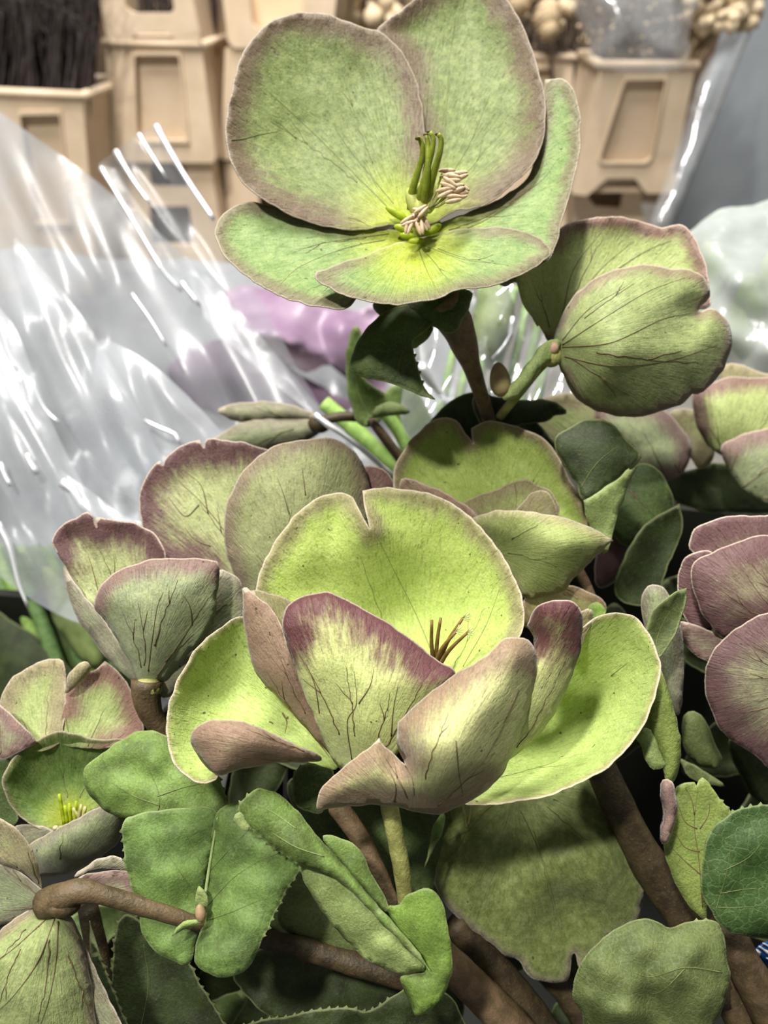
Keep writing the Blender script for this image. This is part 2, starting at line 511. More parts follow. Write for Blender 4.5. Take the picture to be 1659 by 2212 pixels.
def film_mat(name, haze=.35, gloss=.16, tint=(225, 230, 235), rough=.12, crinkle=.0, cs=60.0, clear=(.96, .97, .98, 1)):
    key = ('film', name, haze, gloss, tint)
    if key in MATS: return MATS[key]
    m, nt = new_mat(name); MATS[key] = m; L = nt.links.new
    tc = N(nt, 'TexCoord').outputs['Object']
    a = tex_noise(nt, tc, cs, 4, .6); h = tex_noise(nt, tc, cs * .35, 5, .6)
    out = N(nt, 'OutputMaterial'); tr = N(nt, 'BsdfTransparent'); tr.inputs[0].default_value = clear
    df = N(nt, 'BsdfDiffuse'); df.inputs[0].default_value = lin(tint)
    tl = N(nt, 'BsdfTranslucent'); tl.inputs[0].default_value = lin(tint)
    m0 = N(nt, 'MixShader'); m0.inputs[0].default_value = .35; L(df.outputs[0], m0.inputs[1]); L(tl.outputs[0], m0.inputs[2])
    m1 = N(nt, 'MixShader'); L(tr.outputs[0], m1.inputs[1]); L(m0.outputs[0], m1.inputs[2])
    hz = N(nt, 'MapRange'); L(h, hz.inputs[0]); hz.inputs[1].default_value = .3; hz.inputs[2].default_value = .7; hz.inputs[3].default_value = haze * .65; hz.inputs[4].default_value = min(1, haze * 1.3)
    L(hz.outputs[0], m1.inputs[0])
    gl = N(nt, 'BsdfGlossy'); gl.inputs['Roughness'].default_value = rough; gl.inputs[0].default_value = (1, 1, 1, 1)
    b = N(nt, 'Bump'); b.inputs['Strength'].default_value = crinkle; b.inputs['Distance'].default_value = .004; L(a, b.inputs['Height'])
    if crinkle > 0: L(b.outputs[0], gl.inputs['Normal'])
    m2 = N(nt, 'MixShader'); m2.inputs[0].default_value = gloss; L(m1.outputs[0], m2.inputs[1]); L(gl.outputs[0], m2.inputs[2])
    L(m2.outputs[0], out.inputs[0])
    return m

# sepal colourings met in the bunch
S_TOP = sepal_mat((108, 124, 70), (108, 82, 74), (172, 186, 50), .75, .8, 1.9, .22, .45, .2, 1)
S_TOPL = sepal_mat((118, 144, 84), (118, 96, 84), (172, 186, 50), .35, .7, 1.7, .25, .45, .2, 2)
S_MAINR = sepal_mat((168, 188, 104), (140, 120, 96), (182, 205, 80), .16, .6, 0, .3, .6, .18, 31)
S_MAINB = sepal_mat((178, 198, 102), (136, 114, 100), (182, 205, 80), .5, .7, 0, .3, .6, .18, 3)
S_MAINO = sepal_mat((188, 196, 126), (94, 58, 58), (180, 190, 110), 1.15, 1.0, 0, .35, .6, .1, 4)
S_MAINM = sepal_mat((184, 186, 130), (132, 100, 90), (180, 190, 110), .75, .8, 0, .35, .6, .1, 5)
S_MAUVE = sepal_mat((168, 152, 116), (146, 118, 102), (150, 140, 100), 1.0, .85, 0, .3, .6, .2, 6)
S_OLIVE = sepal_mat((140, 150, 88), (125, 100, 84), (140, 150, 88), .5, .6, 0, .25, .5, .28, 7)
S_BACKO = sepal_mat((160, 166, 116), (90, 58, 62), (150, 160, 110), .95, .95, 0, .35, .6, .12, 8)
S_BACKF = sepal_mat((148, 152, 108), (124, 100, 92), (150, 160, 110), .5, .7, 0, .35, .6, .12, 9)
S_GREY = sepal_mat((144, 152, 118), (122, 90, 90), (130, 140, 110), .5, .85, 0, .35, .6, .12, 10)
S_GREY2 = sepal_mat((128, 136, 106), (120, 105, 96), (130, 140, 110), .35, .6, 0, .35, .5, .12, 11)
S_PURPLE = sepal_mat((144, 134, 112), (98, 68, 70), (140, 140, 110), 1.4, .95, 0, .4, .7, .1, 12)
S_PALE = sepal_mat((172, 186, 122), (160, 138, 118), (170, 190, 110), .6, .7, 0, .3, .6, .3, 13)
S_RIGHT = sepal_mat((162, 174, 110), (122, 84, 88), (150, 170, 90), .45, .85, 0, .35, .6, .16, 14)
S_RIGHTF = sepal_mat((136, 148, 96), (132, 106, 96), (120, 140, 90), .28, .7, 0, .35, .6, .14, 15)
S_DROOP = sepal_mat((104, 116, 62), (150, 140, 118), (110, 130, 70), .22, .6, 0, .25, .5, .12, 16)  # olive darkened to put the cup's shadow into the sepal's colour
VEIN_D = plain_mat('dark_vein', (84, 66, 46), (106, 88, 60), .6, 900.0)
VEIN_G = plain_mat('green_vein', (104, 112, 62), (88, 96, 52), .6, 900.0)
VEIN_L = plain_mat('pale_vein', (148, 164, 108), (130, 148, 92), .6, 900.0)
LEAF = leaf_mat((118, 144, 72)); LEAF2 = leaf_mat((110, 138, 70), seed=2)
LEAFY = leaf_mat((128, 158, 70), pale=.3, seed=3); LEAFU = leaf_mat((152, 170, 104), (128, 146, 84), net=.12, seed=4)
LEAFD = leaf_mat((80, 98, 52), seed=5); LEAFDD = leaf_mat((58, 70, 36), net=.02, seed=6)  # dark leaf greens; also put shade into the colour of deep leaves
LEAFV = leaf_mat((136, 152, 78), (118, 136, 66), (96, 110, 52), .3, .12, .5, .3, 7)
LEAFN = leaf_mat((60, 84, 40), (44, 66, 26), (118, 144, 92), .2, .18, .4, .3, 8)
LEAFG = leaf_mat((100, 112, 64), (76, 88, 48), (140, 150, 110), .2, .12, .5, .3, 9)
STEM_B = stem_mat((94, 78, 54), (64, 54, 34)); STEM_P = stem_mat((116, 94, 70), (86, 72, 50), 1)
STEM_G = stem_mat((168, 168, 100), (128, 130, 72), 2); STEM_D = stem_mat((74, 62, 40), (48, 40, 26), 3)
STEM_L = stem_mat((150, 182, 96), (120, 156, 72), 4)
# ---------------------------------------------------------------- setting
BEIGE = plain_mat('beige_plastic', (224, 202, 174), (210, 188, 158), .5, 25.0, .08, .05)
BEIGE_IN = plain_mat('beige_plastic_recess', (216, 194, 166), (204, 182, 152), .55, 25.0, .08, .05)
WALL = plain_mat('back_wall_paint', (92, 72, 54), (70, 56, 42), .8, 6.0)
GREYP = plain_mat('grey_panel_paint', (142, 148, 152), (130, 136, 140), .6, 8.0, 0, .05)
BENCH = plain_mat('bench_top', (120, 116, 110), (100, 97, 92), .7, 14.0)
BLACK = plain_mat('black_tub_backing', (26, 27, 18), (20, 21, 14), .6, 40.0)  # green-black picked for the darkness between the plants

def quad_wall(name, P, mat, thick):
    """upright or flat slab from four world corners"""
    P = [Vector(p) for p in P]; n = (P[1] - P[0]).cross(P[3] - P[0]).normalized() * thick
    V = P + [p - n for p in P]
    F = [(0, 1, 2, 3), (7, 6, 5, 4)] + [(i, i + 4, (i + 1) % 4 + 4, (i + 1) % 4) for i in range(4)]
    return tag(mesh_obj(name, [tuple(v) for v in V], F, mat, None, False), kind='structure')
quad_wall('wall_back', [(-3, 2.3, -.2), (3, 2.3, -.2), (3, 2.3, 3), (-3, 2.3, 3)], WALL, -.1)
quad_wall('floor', [(-3, -1.5, -.2), (3, -1.5, -.2), (3, 2.3, -.2), (-3, 2.3, -.2)], BENCH, .1)
BZ = float(on_plane_y([(360, 600)], 1.2)[0][2]) - .012
bench = quad_wall('display_bench', [(-1.6, .75, BZ), (1.6, .75, BZ), (1.6, 2.1, BZ), (-1.6, 2.1, BZ)], BENCH, .04)
tag(bench, 'grey display bench top carrying the beige buckets', 'bench', None, 'thing')
for _x in (-1.5, 1.5):
    for _y in (.82, 2.03):
        _v, _f = tube_data([(_x, _y, -.2), (_x, _y, BZ - .04)], [.03, .03], 8); mesh_obj('leg', _v, _f, BENCH, bench)
g = on_plane_y([(1655, -260), (2150, -260), (2150, 620), (1395, 620)], 1.45)
quad_wall('wall_right', [tuple(g[3]), tuple(g[2]), tuple(g[1]), tuple(g[0])], GREYP, -.02)
g = on_plane_y([(1642, -40), (1655, -40), (1440, 500), (1425, 500)], 1.44)
quad_wall('trim_1', [tuple(g[3]), tuple(g[2]), tuple(g[1]), tuple(g[0])], plain_mat('panel_edge', (176, 180, 182), (160, 164, 166), .4, 20.0), -.012)

# ---------------------------------------------------------------- flower buckets (tapered beige plastic, windowed stacking collars)
def px_poly(s): return np.array([(t[0], t[1]) for t in parse(s)])
def plate(name, parent, mat, Y, outer, holes=(), thick=.009, rnd=6):
    """upright moulded plate with real openings; pixel polygons on the plane y = Y"""
    polys = []
    for k, s in enumerate([outer] + list(holes)):
        p = px_poly(s); q = []
        n = len(p)
        for i in range(n):                      # rounded corners
            a, b, c = p[i - 1], p[i], p[(i + 1) % n]
            r = min(rnd if k else 3, .4 * np.linalg.norm(a - b), .4 * np.linalg.norm(c - b))
            u = b + (a - b) / np.linalg.norm(a - b) * r; v = b + (c - b) / np.linalg.norm(c - b) * r
            for t in (0, .5, 1): q.append((1 - t) ** 2 * u + 2 * t * (1 - t) * b + t * t * v)
        polys.append(np.array(q))
    V = np.vstack(polys); E = []; o = 0
    for q in polys:
        E += [(o + i, o + (i + 1) % len(q)) for i in range(len(q))]; o += len(q)
    r = delaunay_2d_cdt([Vector((float(x), float(y))) for x, y in V], E, [], 1, 1e-4)
    v = np.array([(q.x, q.y) for q in r[0]]); F = []
    for t in r[2]:
        c = v[list(t)].mean(0)[None]
        if any(inside(c, h)[0] for h in polys[1:]): continue
        a, b, d = v[t[0]], v[t[1]], v[t[2]]
        cr = (b[0] - a[0]) * (d[1] - a[1]) - (b[1] - a[1]) * (d[0] - a[0])
        F.append(tuple(t) if cr < 0 else (t[0], t[2], t[1]))
    ob = mesh_obj(name, on_plane_y(v, Y), F, mat, parent, False)
    m = ob.modifiers.new('thickness', 'SOLIDIFY'); m.thickness = thick; m.offset = -1
    b = ob.modifiers.new('moulded_edge', 'BEVEL'); b.width = .0016; b.segments = 2; b.limit_method = 'ANGLE'
    return ob
def bucket(label, Y, outer, corners, recess=(), holes=(), deep=.19, rims=True, group='beige flower buckets'):
    """outer: front outline; corners: its TL TR BR BL pixels, from which sides and back run away from us"""
    P = on_plane_y(px_poly(corners), Y)
    base = (P[2] + P[3]) / 2
    t = thing('flower_bucket', tuple(base), label, 'bucket', group)
    plate('front_panel', t, BEIGE, Y, outer, list(recess) + list(holes))
    for rspec in recess:
        rp = px_poly(rspec); c = rp.mean(0); big = ' '.join('%.1f,%.1f' % tuple(c + (p - c) * 1.12) for p in rp)
        plate('recess_panel', t, BEIGE_IN, Y + .010, big, (), .006)
        q = px_poly(rspec); n = len(q)
        ring = ' '.join('%.1f,%.1f' % tuple(c + (p - c) * 1.09) for p in q); inn = ' '.join('%.1f,%.1f' % tuple(p) for p in q)
        plate('moulded_frame', t, BEIGE, Y - .004, ring, [inn], .006)
    TL, TR, BR, BL = [Vector(p) for p in P]
    back = Vector((0, deep, 0)); sh = .92
    cen = (TL + TR) / 2
    def slab(name, a, b, c, d, th):
        n = (b - a).cross(d - a).normalized() * th
        V = [a, b, c, d, a - n, b - n, c - n, d - n]
        F = [(0, 1, 2, 3), (7, 6, 5, 4)] + [(i, i + 4, (i + 1) % 4 + 4, (i + 1) % 4) for i in range(4)]
        return mesh_obj(name, [tuple(v) for v in V], F, BEIGE_IN, t, False)
    e = Vector((0, .010, 0))
    slab('side_wall', TL + e, TL + back, BL + back, BL + e, .006)
    slab('side_wall', TR + back, TR + e, BR + e, BR + back, .006)
    slab('back_wall', TL + back, TR + back, BR + back, BL + back, .006)
    slab('bottom', BL + e, BL + back, BR + back, BR + e, .006)
    if rims:
        pts = [TL, TR, TR + back, TL + back, TL]
        V, F = [], []
        for i in range(4):
            v, f = tube_data([pts[i], pts[i + 1]], [.006, .006], 8); n = len(V); V += v; F += [tuple(k + n for k in q) for q in f]
        mesh_obj('rim', [tuple(v) for v in V], F, BEIGE, t)
    return t
bucket('open beige bucket at the far left holding dark dried twigs', 1.12, '-130,193 178,207 206,556 204,638 -66,638', '-130,193 178,207 204,638 -66,638',
       ['42,250 128,248 152,480 78,480'], ['84,560 107,532 128,560'])
bucket('middle bucket of the beige stack beside the top flower, with tall recessed panel', 1.22, '228,92 434,97 466,338 460,352 240,350 238,330', '228,92 434,97 462,350 240,350',
       ['290,120 386,120 404,302 297,302'], [], .2)
bucket('lowest bucket of the stack, seen through the clear film, with square opening', 1.235, '246,352 456,352 491,585 263,585', '246,352 456,352 491,585 263,585',
       [], ['326,402 322,362 342,338 378,338 400,364 406,404', '322,446 408,446 420,528 330,528'], .19, False)
bucket('topmost bucket of the beige stack, cut by the upper picture edge', 1.215, '196,-90 396,-90 432,70 434,92 232,92 228,70', '196,-90 396,-90 432,92 232,92',
       [], ['258,-60 366,-60 376,20 368,28 290,28 272,18', '283,86 292,72 364,70 379,84'], .2, False)
bucket('beige bucket with dark window just left of the top flower', 1.27, '470,-90 736,-90 716,92 690,104 505,104 492,90', '470,-90 736,-90 716,104 492,104',
       [], ['533,-70 656,-70 652,50 640,62 556,62 545,50'], .19, False)
bucket('beige bucket body partly hidden behind the left edge of the top flower', 1.275, '486,104 704,104 690,340 476,346', '486,104 704,104 690,346 476,346',
       ['540,130 650,130 645,310 535,310'], [], .19, False)
bucket('low beige bucket behind the left sepal of the top flower', 1.28, '482,350 706,350 700,566 500,566', '482,350 706,350 700,566 500,566',
       [], ['560,400 640,400 640,520 560,520'], .19, False)
bucket('small corner of beige bucket right of the top flower', 1.42, '1040,118 1240,126 1222,514 1060,514', '1040,118 1240,126 1222,514 1060,514', ['1085,150 1195,150 1188,310 1090,310'])
bucket('leaning beige bucket at the right with slanted recessed panel', 1.15, '1298,140 1503,142 1457,370 1467,378 1455,418 1396,418 1372,386 1312,386 1268,424 1236,420',
       '1298,140 1503,142 1455,418 1236,420', ['1352,174 1438,173 1406,340 1394,350 1304,350 1298,340'], [], .17)
bucket('foot of a beige bucket below the leaning one at the right', 1.2, '1240,424 1268,424 1285,446 1340,450 1352,392 1388,396 1384,440 1398,500 1390,592 1262,592 1240,500', '1240,424 1388,424 1390,592 1262,592', [], [], .15, False)

# ---------------------------------------------------------------- dried bunches standing in the buckets
TWIG = plain_mat('dark_twig', (70, 60, 58), (46, 40, 36), .8, 200.0)
TWIG2 = plain_mat('brown_twig', (118, 102, 88), (86, 74, 62), .8, 200.0)
CREAM = plain_mat('dried_cream', (232, 214, 182), (206, 184, 148), .8, 200.0, .15)
CREAM2 = plain_mat('dried_straw', (196, 174, 140), (166, 146, 114), .8, 200.0, .1)
def twigs(name, label, Y0, xs, y0, y1, n, mat, seed, rad=.0012, lean=0, heads=None, hr=.006, nh=0, hmat=None, hy=None, cat='dried flowers', yd=.12, x1=None):
    rnd = random.Random(seed)
    a = on_plane_y([((xs[0] + xs[1]) / 2, y1)], Y0)[0]
    t = thing(name, tuple(a), label, cat)
    V, F = [], []
    for i in range(n):
        x = rnd.uniform(*xs); Y = Y0 + rnd.uniform(0, yd)
        xt = x + lean + rnd.uniform(-60, 60) if x1 is None else rnd.uniform(*x1)
        b = on_plane_y([(x, y1)], Y)[0]; c = on_plane_y([(xt, y0 + rnd.uniform(-20, 60))], Y + rnd.uniform(-.02, .05))[0]
        m = (b + c) / 2 + np.array([rnd.uniform(-.012, .012), 0, 0])
        v, f = tube_data([b, m, c], [rad, rad * .8, rad * .4], 5, False); k = len(V); V += v; F += [tuple(j + k for j in q) for q in f]
        for w in range(2):
            s = m + (c - m) * rnd.random(); e = s + np.array([rnd.uniform(-.03, .03), rnd.uniform(-.02, .02), rnd.uniform(.01, .05)])
            v, f = tube_data([s, e], [rad * .6, rad * .3], 4, False); k = len(V); V += v; F += [tuple(j + k for j in q) for q in f]
    tag(mesh_obj('twigs', [tuple(v) for v in V], F, mat, t), kind='stuff')
    if nh:
        V, F = [], []
        for i in range(nh):
            x = rnd.uniform(*(hy[0:2])); y = rnd.uniform(*(hy[2:4])); Y = Y0 + rnd.uniform(-.02, yd * .5)
            c = on_plane_y([(x, y)], Y)[0]; r = hr * rnd.uniform(.5, 1.2)
            bm = bmesh.new(); bmesh.ops.create_icosphere(bm, subdivisions=1, radius=1)
            k = len(V); rr = [r * rnd.uniform(.75, 1.25) for _ in bm.verts]
            V += [tuple(np.array(q.co) * rr[j] + c) for j, q in enumerate(bm.verts)]; bm.verts.index_update()
            F += [tuple(q.index + k for q in f.verts) for f in bm.faces]; bm.free()
        tag(mesh_obj('flower_heads', V, F, hmat, t), kind='stuff')
    return t
twigs('dried_twig_bunch', 'dense dark brown dried twigs filling the open bucket at far left', 1.14, (-110, 200), -80, 260, 420, TWIG, 3, .0022, yd=.14)
twigs('dried_twig_bunch', 'dark green stems behind the windows of the beige stack', 1.30, (250, 470), -120, 120, 120, TWIG, 8, .0022, yd=.12)
twigs('dried_flower_bunch', 'dark stems with cream round heads above the right edge of the top flower', 1.44, (1100, 1250), -80, 170, 170, TWIG2, 5, .0018, 0, None, .012, 16, CREAM, (1085, 1245, -30, 60))
twigs('dried_flower_bunch', 'grey brown gypsophila stems with tiny pale heads in the leaning bucket', 1.17, (1290, 1450), -60, 190, 330, TWIG2, 6, .0014, 0, None, .0028, 150, CREAM2, (1250, 1470, -60, 120), yd=.12, x1=(1240, 1490))
twigs('dried_flower_bunch', 'pale cream dried grass bunch at upper right with bundled straw stems', 1.16, (1460, 1500), -70, 150, 60, CREAM2, 9, .0016, 90, None, .010, 170, CREAM, (1490, 1640, -50, 60), yd=.05, x1=(1500, 1630))
twigs('dried_flower_bunch', 'fluffy cream dried flowers behind the notch between the two upper sepals', 1.5, (720, 900), -80, 140, 60, CREAM2, 11, .002, 0, None, .016, 90, CREAM, (715, 860, -60, 45))
def round_head(label, x, y, Y, r):
    t = thing('dried_flower', tuple(on_plane_y([(x, y + r)], Y)[0]), label, 'dried flower')
    c = on_plane_y([(x, y)], Y)[0]; k = r * Y / 1450.0
    V, F = [], []; rnd = random.Random(int(x))
    for i in range(46):                      # ring of papery bracts
        th = i * 2.399; ph = math.acos(1 - 1.75 * (i + .5) / 46); d = Vector((math.sin(ph) * math.cos(th), -math.cos(ph) * .75, math.sin(ph) * math.sin(th)))
        u = d.cross(Vector((.2, .3, 1))).normalized() * k * .34; w = d.cross(u).normalized() * k * .34; o = Vector(c) + d * k
        n = len(V); V += [tuple(o - u - w * .2), tuple(o + d * k * .25 - w), tuple(o + u - w * .2), tuple(o + w + d * k * .12)]; F.append((n, n + 1, n + 2, n + 3))
    mesh_obj('bracts', V, F, CREAM, t, False)
    bm = bmesh.new(); bmesh.ops.create_uvsphere(bm, u_segments=12, v_segments=8, radius=k)
    V = [tuple(np.array(q.co) + c) for q in bm.verts]; bm.verts.index_update(); F = [tuple(q.index for q in f.verts) for f in bm.faces]; bm.free()
    mesh_obj('core', V, F, CREAM2, t)
    b = on_plane_y([(x + 8, 190)], Y + .02)[0]
    v, f = tube_data([c, (c + b) / 2, b], [.0016] * 3, 6); mesh_obj('stalk', v, f, TWIG2, t)
round_head('cream round dried flower head, upper of the close pair', 1183, 38, 1.40, 21)
round_head('cream round dried flower head, lower of the close pair', 1187, 64, 1.39, 15)
round_head('cream dried flower head with dark centre at the top picture edge', 1120, 8, 1.41, 17)

# ---------------------------------------------------------------- wrapping films
FILM = film_mat('clear_film', .50, .045, (158, 162, 166), .34, .08, 50.0)
FILM_L = film_mat('film_layer', .40, .03, (200, 204, 208), .3, .08, 50.0)
FILM_P = film_mat('flap_film', .2, .03, (214, 218, 222), .3, .08, 50.0)
FILM_W = film_mat('hazy_film', .85, .05, (162, 166, 170), .3, .2, 60.0)
FILM_T = film_mat('thin_clear_film', .28, .14, (222, 226, 230), .14, .15, 60.0)
FILM_F = film_mat('frosted_film', .8, .06, (196, 204, 198), .3, .5, 60.0)
MAUVE = plain_mat('mauve_paper', (170, 148, 168), (146, 118, 146), .35, 30.0, .3, .3)
def film(name, label, mat, patches, cat='plastic wrap', thick=0):
    t = None
    o = sheet(name, None, mat, patches, thick)
    return tag(o, label, cat)
film('hazy_backdrop_film', 'hazy grey white film draped in front of the bench behind the bunch', FILM_W,
     [Surf('-40,590,4 250,560,8 500,566,6 800,590,2 1010,600,0 1010,1010,-6 700,1060,-10 300,1300,-14 -60,1250,-14', 56, bulge=-2, grid=22, wob=.7, wl=60, seed=3, edgewob=.3, aniso=(75, 3))])
SLEEVE = film('clear_sleeve', 'big clear crinkled plastic sleeve covering the left side', FILM,
     [Surf('-60,200,8c 60,285,6 200,385,5 340,500,3 470,620,1 600,770,0 700,890,-1 860,1040,-3c 700,1150,-3 480,1280,-4 300,1330,-4.5 190,1350,-4.5 60,1290,-4 -80,1180,-3c', 33,
           ctrl='100,700,1 200,760,4 300,800,1 60,900,0 150,1000,2.5 260,1050,0 330,1000,2 100,1250,-2 30,1150,0', bulge=0, grid=14, wob=.55, wl=52, seed=5, edgewob=.2, aniso=(66, 6), ragged=0)])
FLAP = film('clear_sleeve_flap', 'upright clear film flap with bright rolled creases before the bucket stack', FILM_P,
     [Surf('212,355,1c 250,325,.6 300,288,.3 338,270,0c 400,370,-.2 470,485,-.4 560,640,-1 640,790,-1.4 700,905,-2 560,800,-1 400,640,0 300,490,.4', 36, bulge=.4, grid=12, wob=.2, wl=34, seed=7, aniso=(58, 6), ragged=0)])
for _sp, _d in (('30,520,1 70,560,1 160,660,.5 250,800,.5 330,950,.3 390,1090,0 330,1110,.5 200,1000,1 110,860,1 60,700,1', 31.6), ('200,860,.4 206,790,.5 216,735,.6 270,752,.4 345,800,.2 430,880,0 500,960,-.2 520,1010,-.2 400,1060,.2 290,1010,.5 230,930,.5', 30.6),
                ('-60,640,1 20,690,.6 70,800,.4 120,930,.2 200,1090,0 230,1180,0 120,1200,.3 20,1080,.6 -60,900,1', 30.2), ('120,1010,.4 150,1030,.2 195,1060,0 260,1110,0 330,1150,0 300,1260,.2 220,1240,.4 160,1150,.5', 26.6)):
    sheet('film_layer', SLEEVE, FILM_L, [Surf(_sp, _d, bulge=-.5, grid=14, wob=.3, wl=40, seed=int(_d * 3), aniso=(64, 5), ragged=0)], 0)
GLINT, _nt = new_mat('film_glint')      # silvery tubes along the folds, added to shape the film's highlights
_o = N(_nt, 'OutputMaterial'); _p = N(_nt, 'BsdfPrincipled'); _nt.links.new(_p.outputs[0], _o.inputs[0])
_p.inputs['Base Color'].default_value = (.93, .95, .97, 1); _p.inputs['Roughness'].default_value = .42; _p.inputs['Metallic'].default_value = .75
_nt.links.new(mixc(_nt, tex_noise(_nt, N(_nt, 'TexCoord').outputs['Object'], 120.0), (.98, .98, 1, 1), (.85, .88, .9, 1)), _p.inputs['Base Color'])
def glint_tube(spec, D, r0, r1, owner):
    return tube('glint_roll', owner, GLINT, spec, D, r0, r1, 10, .1)
glint_tube('337,272 398,378,-.1 462,474,-.3', 35.6, 7, 5, FLAP)
glint_tube('250,326 290,392 325,440', 35.9, 6.5, 3, FLAP)
glint_tube('300,290 330,338 360,385', 35.9, 4.5, 2, FLAP)
glint_tube('218,362 290,480 350,580 392,628', 35.7, 4.5, 5, FLAP)
glint_tube('285,634 325,690 360,748', 31.5, 3.5, 2.5, SLEEVE)
glint_tube('2,690,.5 18,760 40,800', 31, 8, 6, SLEEVE)
glint_tube('42,812 62,880 88,942', 31, 6, 4, SLEEVE)
glint_tube('68,822 96,882 130,915', 30.6, 6, 3, SLEEVE)
glint_tube('58,980 66,1000 82,1024', 29.6, 5, 8, SLEEVE)
glint_tube('0,1000 12,1030 24,1050', 30, 5, 5, SLEEVE)
glint_tube('134,1042 158,1060 186,1106', 26.8, 12, 9, SLEEVE)
glint_tube('-6,1130 20,1180 40,1260 60,1310', 27, 8, 3, SLEEVE)
glint_tube('312,908 345,924 378,938 388,960', 29.8, 4, 4, SLEEVE)
glint_tube('392,610 410,632 432,660', 33.5, 5, 4, SLEEVE)
glint_tube('680,895 705,915 770,960 850,1030', 25.5, 7, 6, SLEEVE)
film('mauve_wrapping_paper', 'glossy crumpled mauve wrapping paper behind the film', MAUVE,
     [Surf('450,668,0 480,636,1 540,618,1.5 640,640,0 760,670,0 830,670,0 830,860,0 790,850,.5 700,780,-1 610,735,-2.4 520,715,-2', 47, ctrl='560,660,.6 640,700,-1.5 700,740,-.8 740,700,-2', grid=14, wob=.5, wl=80, seed=9, edgewob=.3),
      Surf('360,800,0 400,765,0 470,735,-1 540,740,-2 620,790,-1.6 720,850,0 820,900,1 830,960,1 640,960,0 470,900,0 400,860,0', 49, ctrl='560,800,-2.5 650,850,-1 480,800,-1.8', grid=14, wob=.6, wl=90, seed=11, edgewob=.3)], 'wrapping paper', .02)
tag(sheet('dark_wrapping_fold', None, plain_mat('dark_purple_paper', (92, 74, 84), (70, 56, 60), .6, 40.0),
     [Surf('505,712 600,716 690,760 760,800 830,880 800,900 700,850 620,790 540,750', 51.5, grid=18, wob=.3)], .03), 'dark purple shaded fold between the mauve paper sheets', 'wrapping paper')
film('frosted_sleeve', 'frosted white film bouquet sleeve at the right edge', FILM_F,
     [Surf('1440,540,0 1500,490,0 1560,450,0 1620,446,0 1780,440,0 1800,900,-3 1640,900,-2 1500,820,-1 1430,640,0', 38, ctrl='1600,600,-2.5 1660,700,-3', bulge=-1, grid=17, wob=.5, wl=80, seed=13)])
SLEEVE_M = film('clear_sleeve_middle', 'clear glossy film between the stem and the right flower', FILM_T,
     [Surf('890,760,0 930,700,0 1000,620,0 1120,590,0 1240,600,0 1290,800,-1 1300,960,-2 900,960,-2', 28.5, ctrl='960,800,-1.2 1020,720,.8 1080,700,-1 1140,690,.6', grid=11, wob=.45, wl=30, seed=15, aniso=(115, 4))])
glint_tube('905,790 935,830 965,868', 27.2, 15, 6, SLEEVE_M)
glint_tube('930,700 900,740 905,790', 27.4, 8, 6, SLEEVE_M)
glint_tube('1108,685 1098,735 1065,775', 27.4, 6, 4, SLEEVE_M)
film('gypsophila_sleeve', 'thin clear sleeve around the gypsophila in the leaning bucket', FILM_T,
     [Surf('1235,-60,0 1500,-60,0 1490,60,0 1468,150,0 1300,150,0 1268,90,0', 90, bulge=-4, grid=18, wob=1.0, wl=40, seed=21, aniso=(80, 3))])
film('leaning_clear_film', 'clear film strip leaning against the grey panel at upper right', FILM_T,
     [Surf('1520,150,0 1600,40,2 1652,-40,3 1640,30,2 1560,220,0 1440,500,-2 1405,490,-2 1470,300,0', 98, bulge=-3, grid=18, wob=.8, wl=30, seed=22, aniso=(115, 5))])
# added black tub: dark backing in place of shade behind the bunch
tub = thing('dark_backing_tub', tuple(pt(830, 2400, 30)), 'black plastic tub almost hidden behind the hellebore bunch', 'tub')
def box_side(name, pts, th=.004):
    P = [Vector(p) for p in pts]; n = (P[1] - P[0]).cross(P[3] - P[0]).normalized() * th
    V = P + [p - n for p in P]
    F = [(0, 1, 2, 3), (7, 6, 5, 4)] + [(i, i + 4, (i + 1) % 4 + 4, (i + 1) % 4) for i in range(4)]
    mesh_obj(name, [tuple(v) for v in V], F, BLACK, tub, False)
zt = pt(900, 1190, 30)[2]; zb = zt - .26
ya, yb = pt(900, 1130, 30)[1] + .02, pt(900, 2500, 12)[1] - .18
x0, x1 = pt(560, 1500, 30)[0], pt(2050, 1300, 30)[0]
box_side('back_wall', [(x0, ya, zb), (x1, ya, zb), (x1, ya + .02, zt), (x0, ya + .02, zt)])
box_side('low_dark_backing', [(x0 - .2, ya - .02, zb), (x0, ya - .02, zb), (x0, ya - .02, pt(250, 1640, 27)[2]), (x0 - .2, ya - .02, pt(250, 1640, 27)[2])])  # added dark sheet, covers the pale floor in the gaps
box_side('dark_floor_backing', [(x0 - .2, yb, zb), (x0, yb, zb), (x0, ya, zb), (x0 - .2, ya, zb)])
box_side('bottom', [(x0, yb, zb), (x1, yb, zb), (x1, ya, zb), (x0, ya, zb)])
box_side('side_wall', [(x0, yb, zb), (x0, ya, zb), (x0, ya, zt), (x0, yb, zt - .1)])
box_side('side_wall', [(x1, ya, zb), (x1, yb, zb), (x1, yb, zt - .1), (x1, ya, zt)])
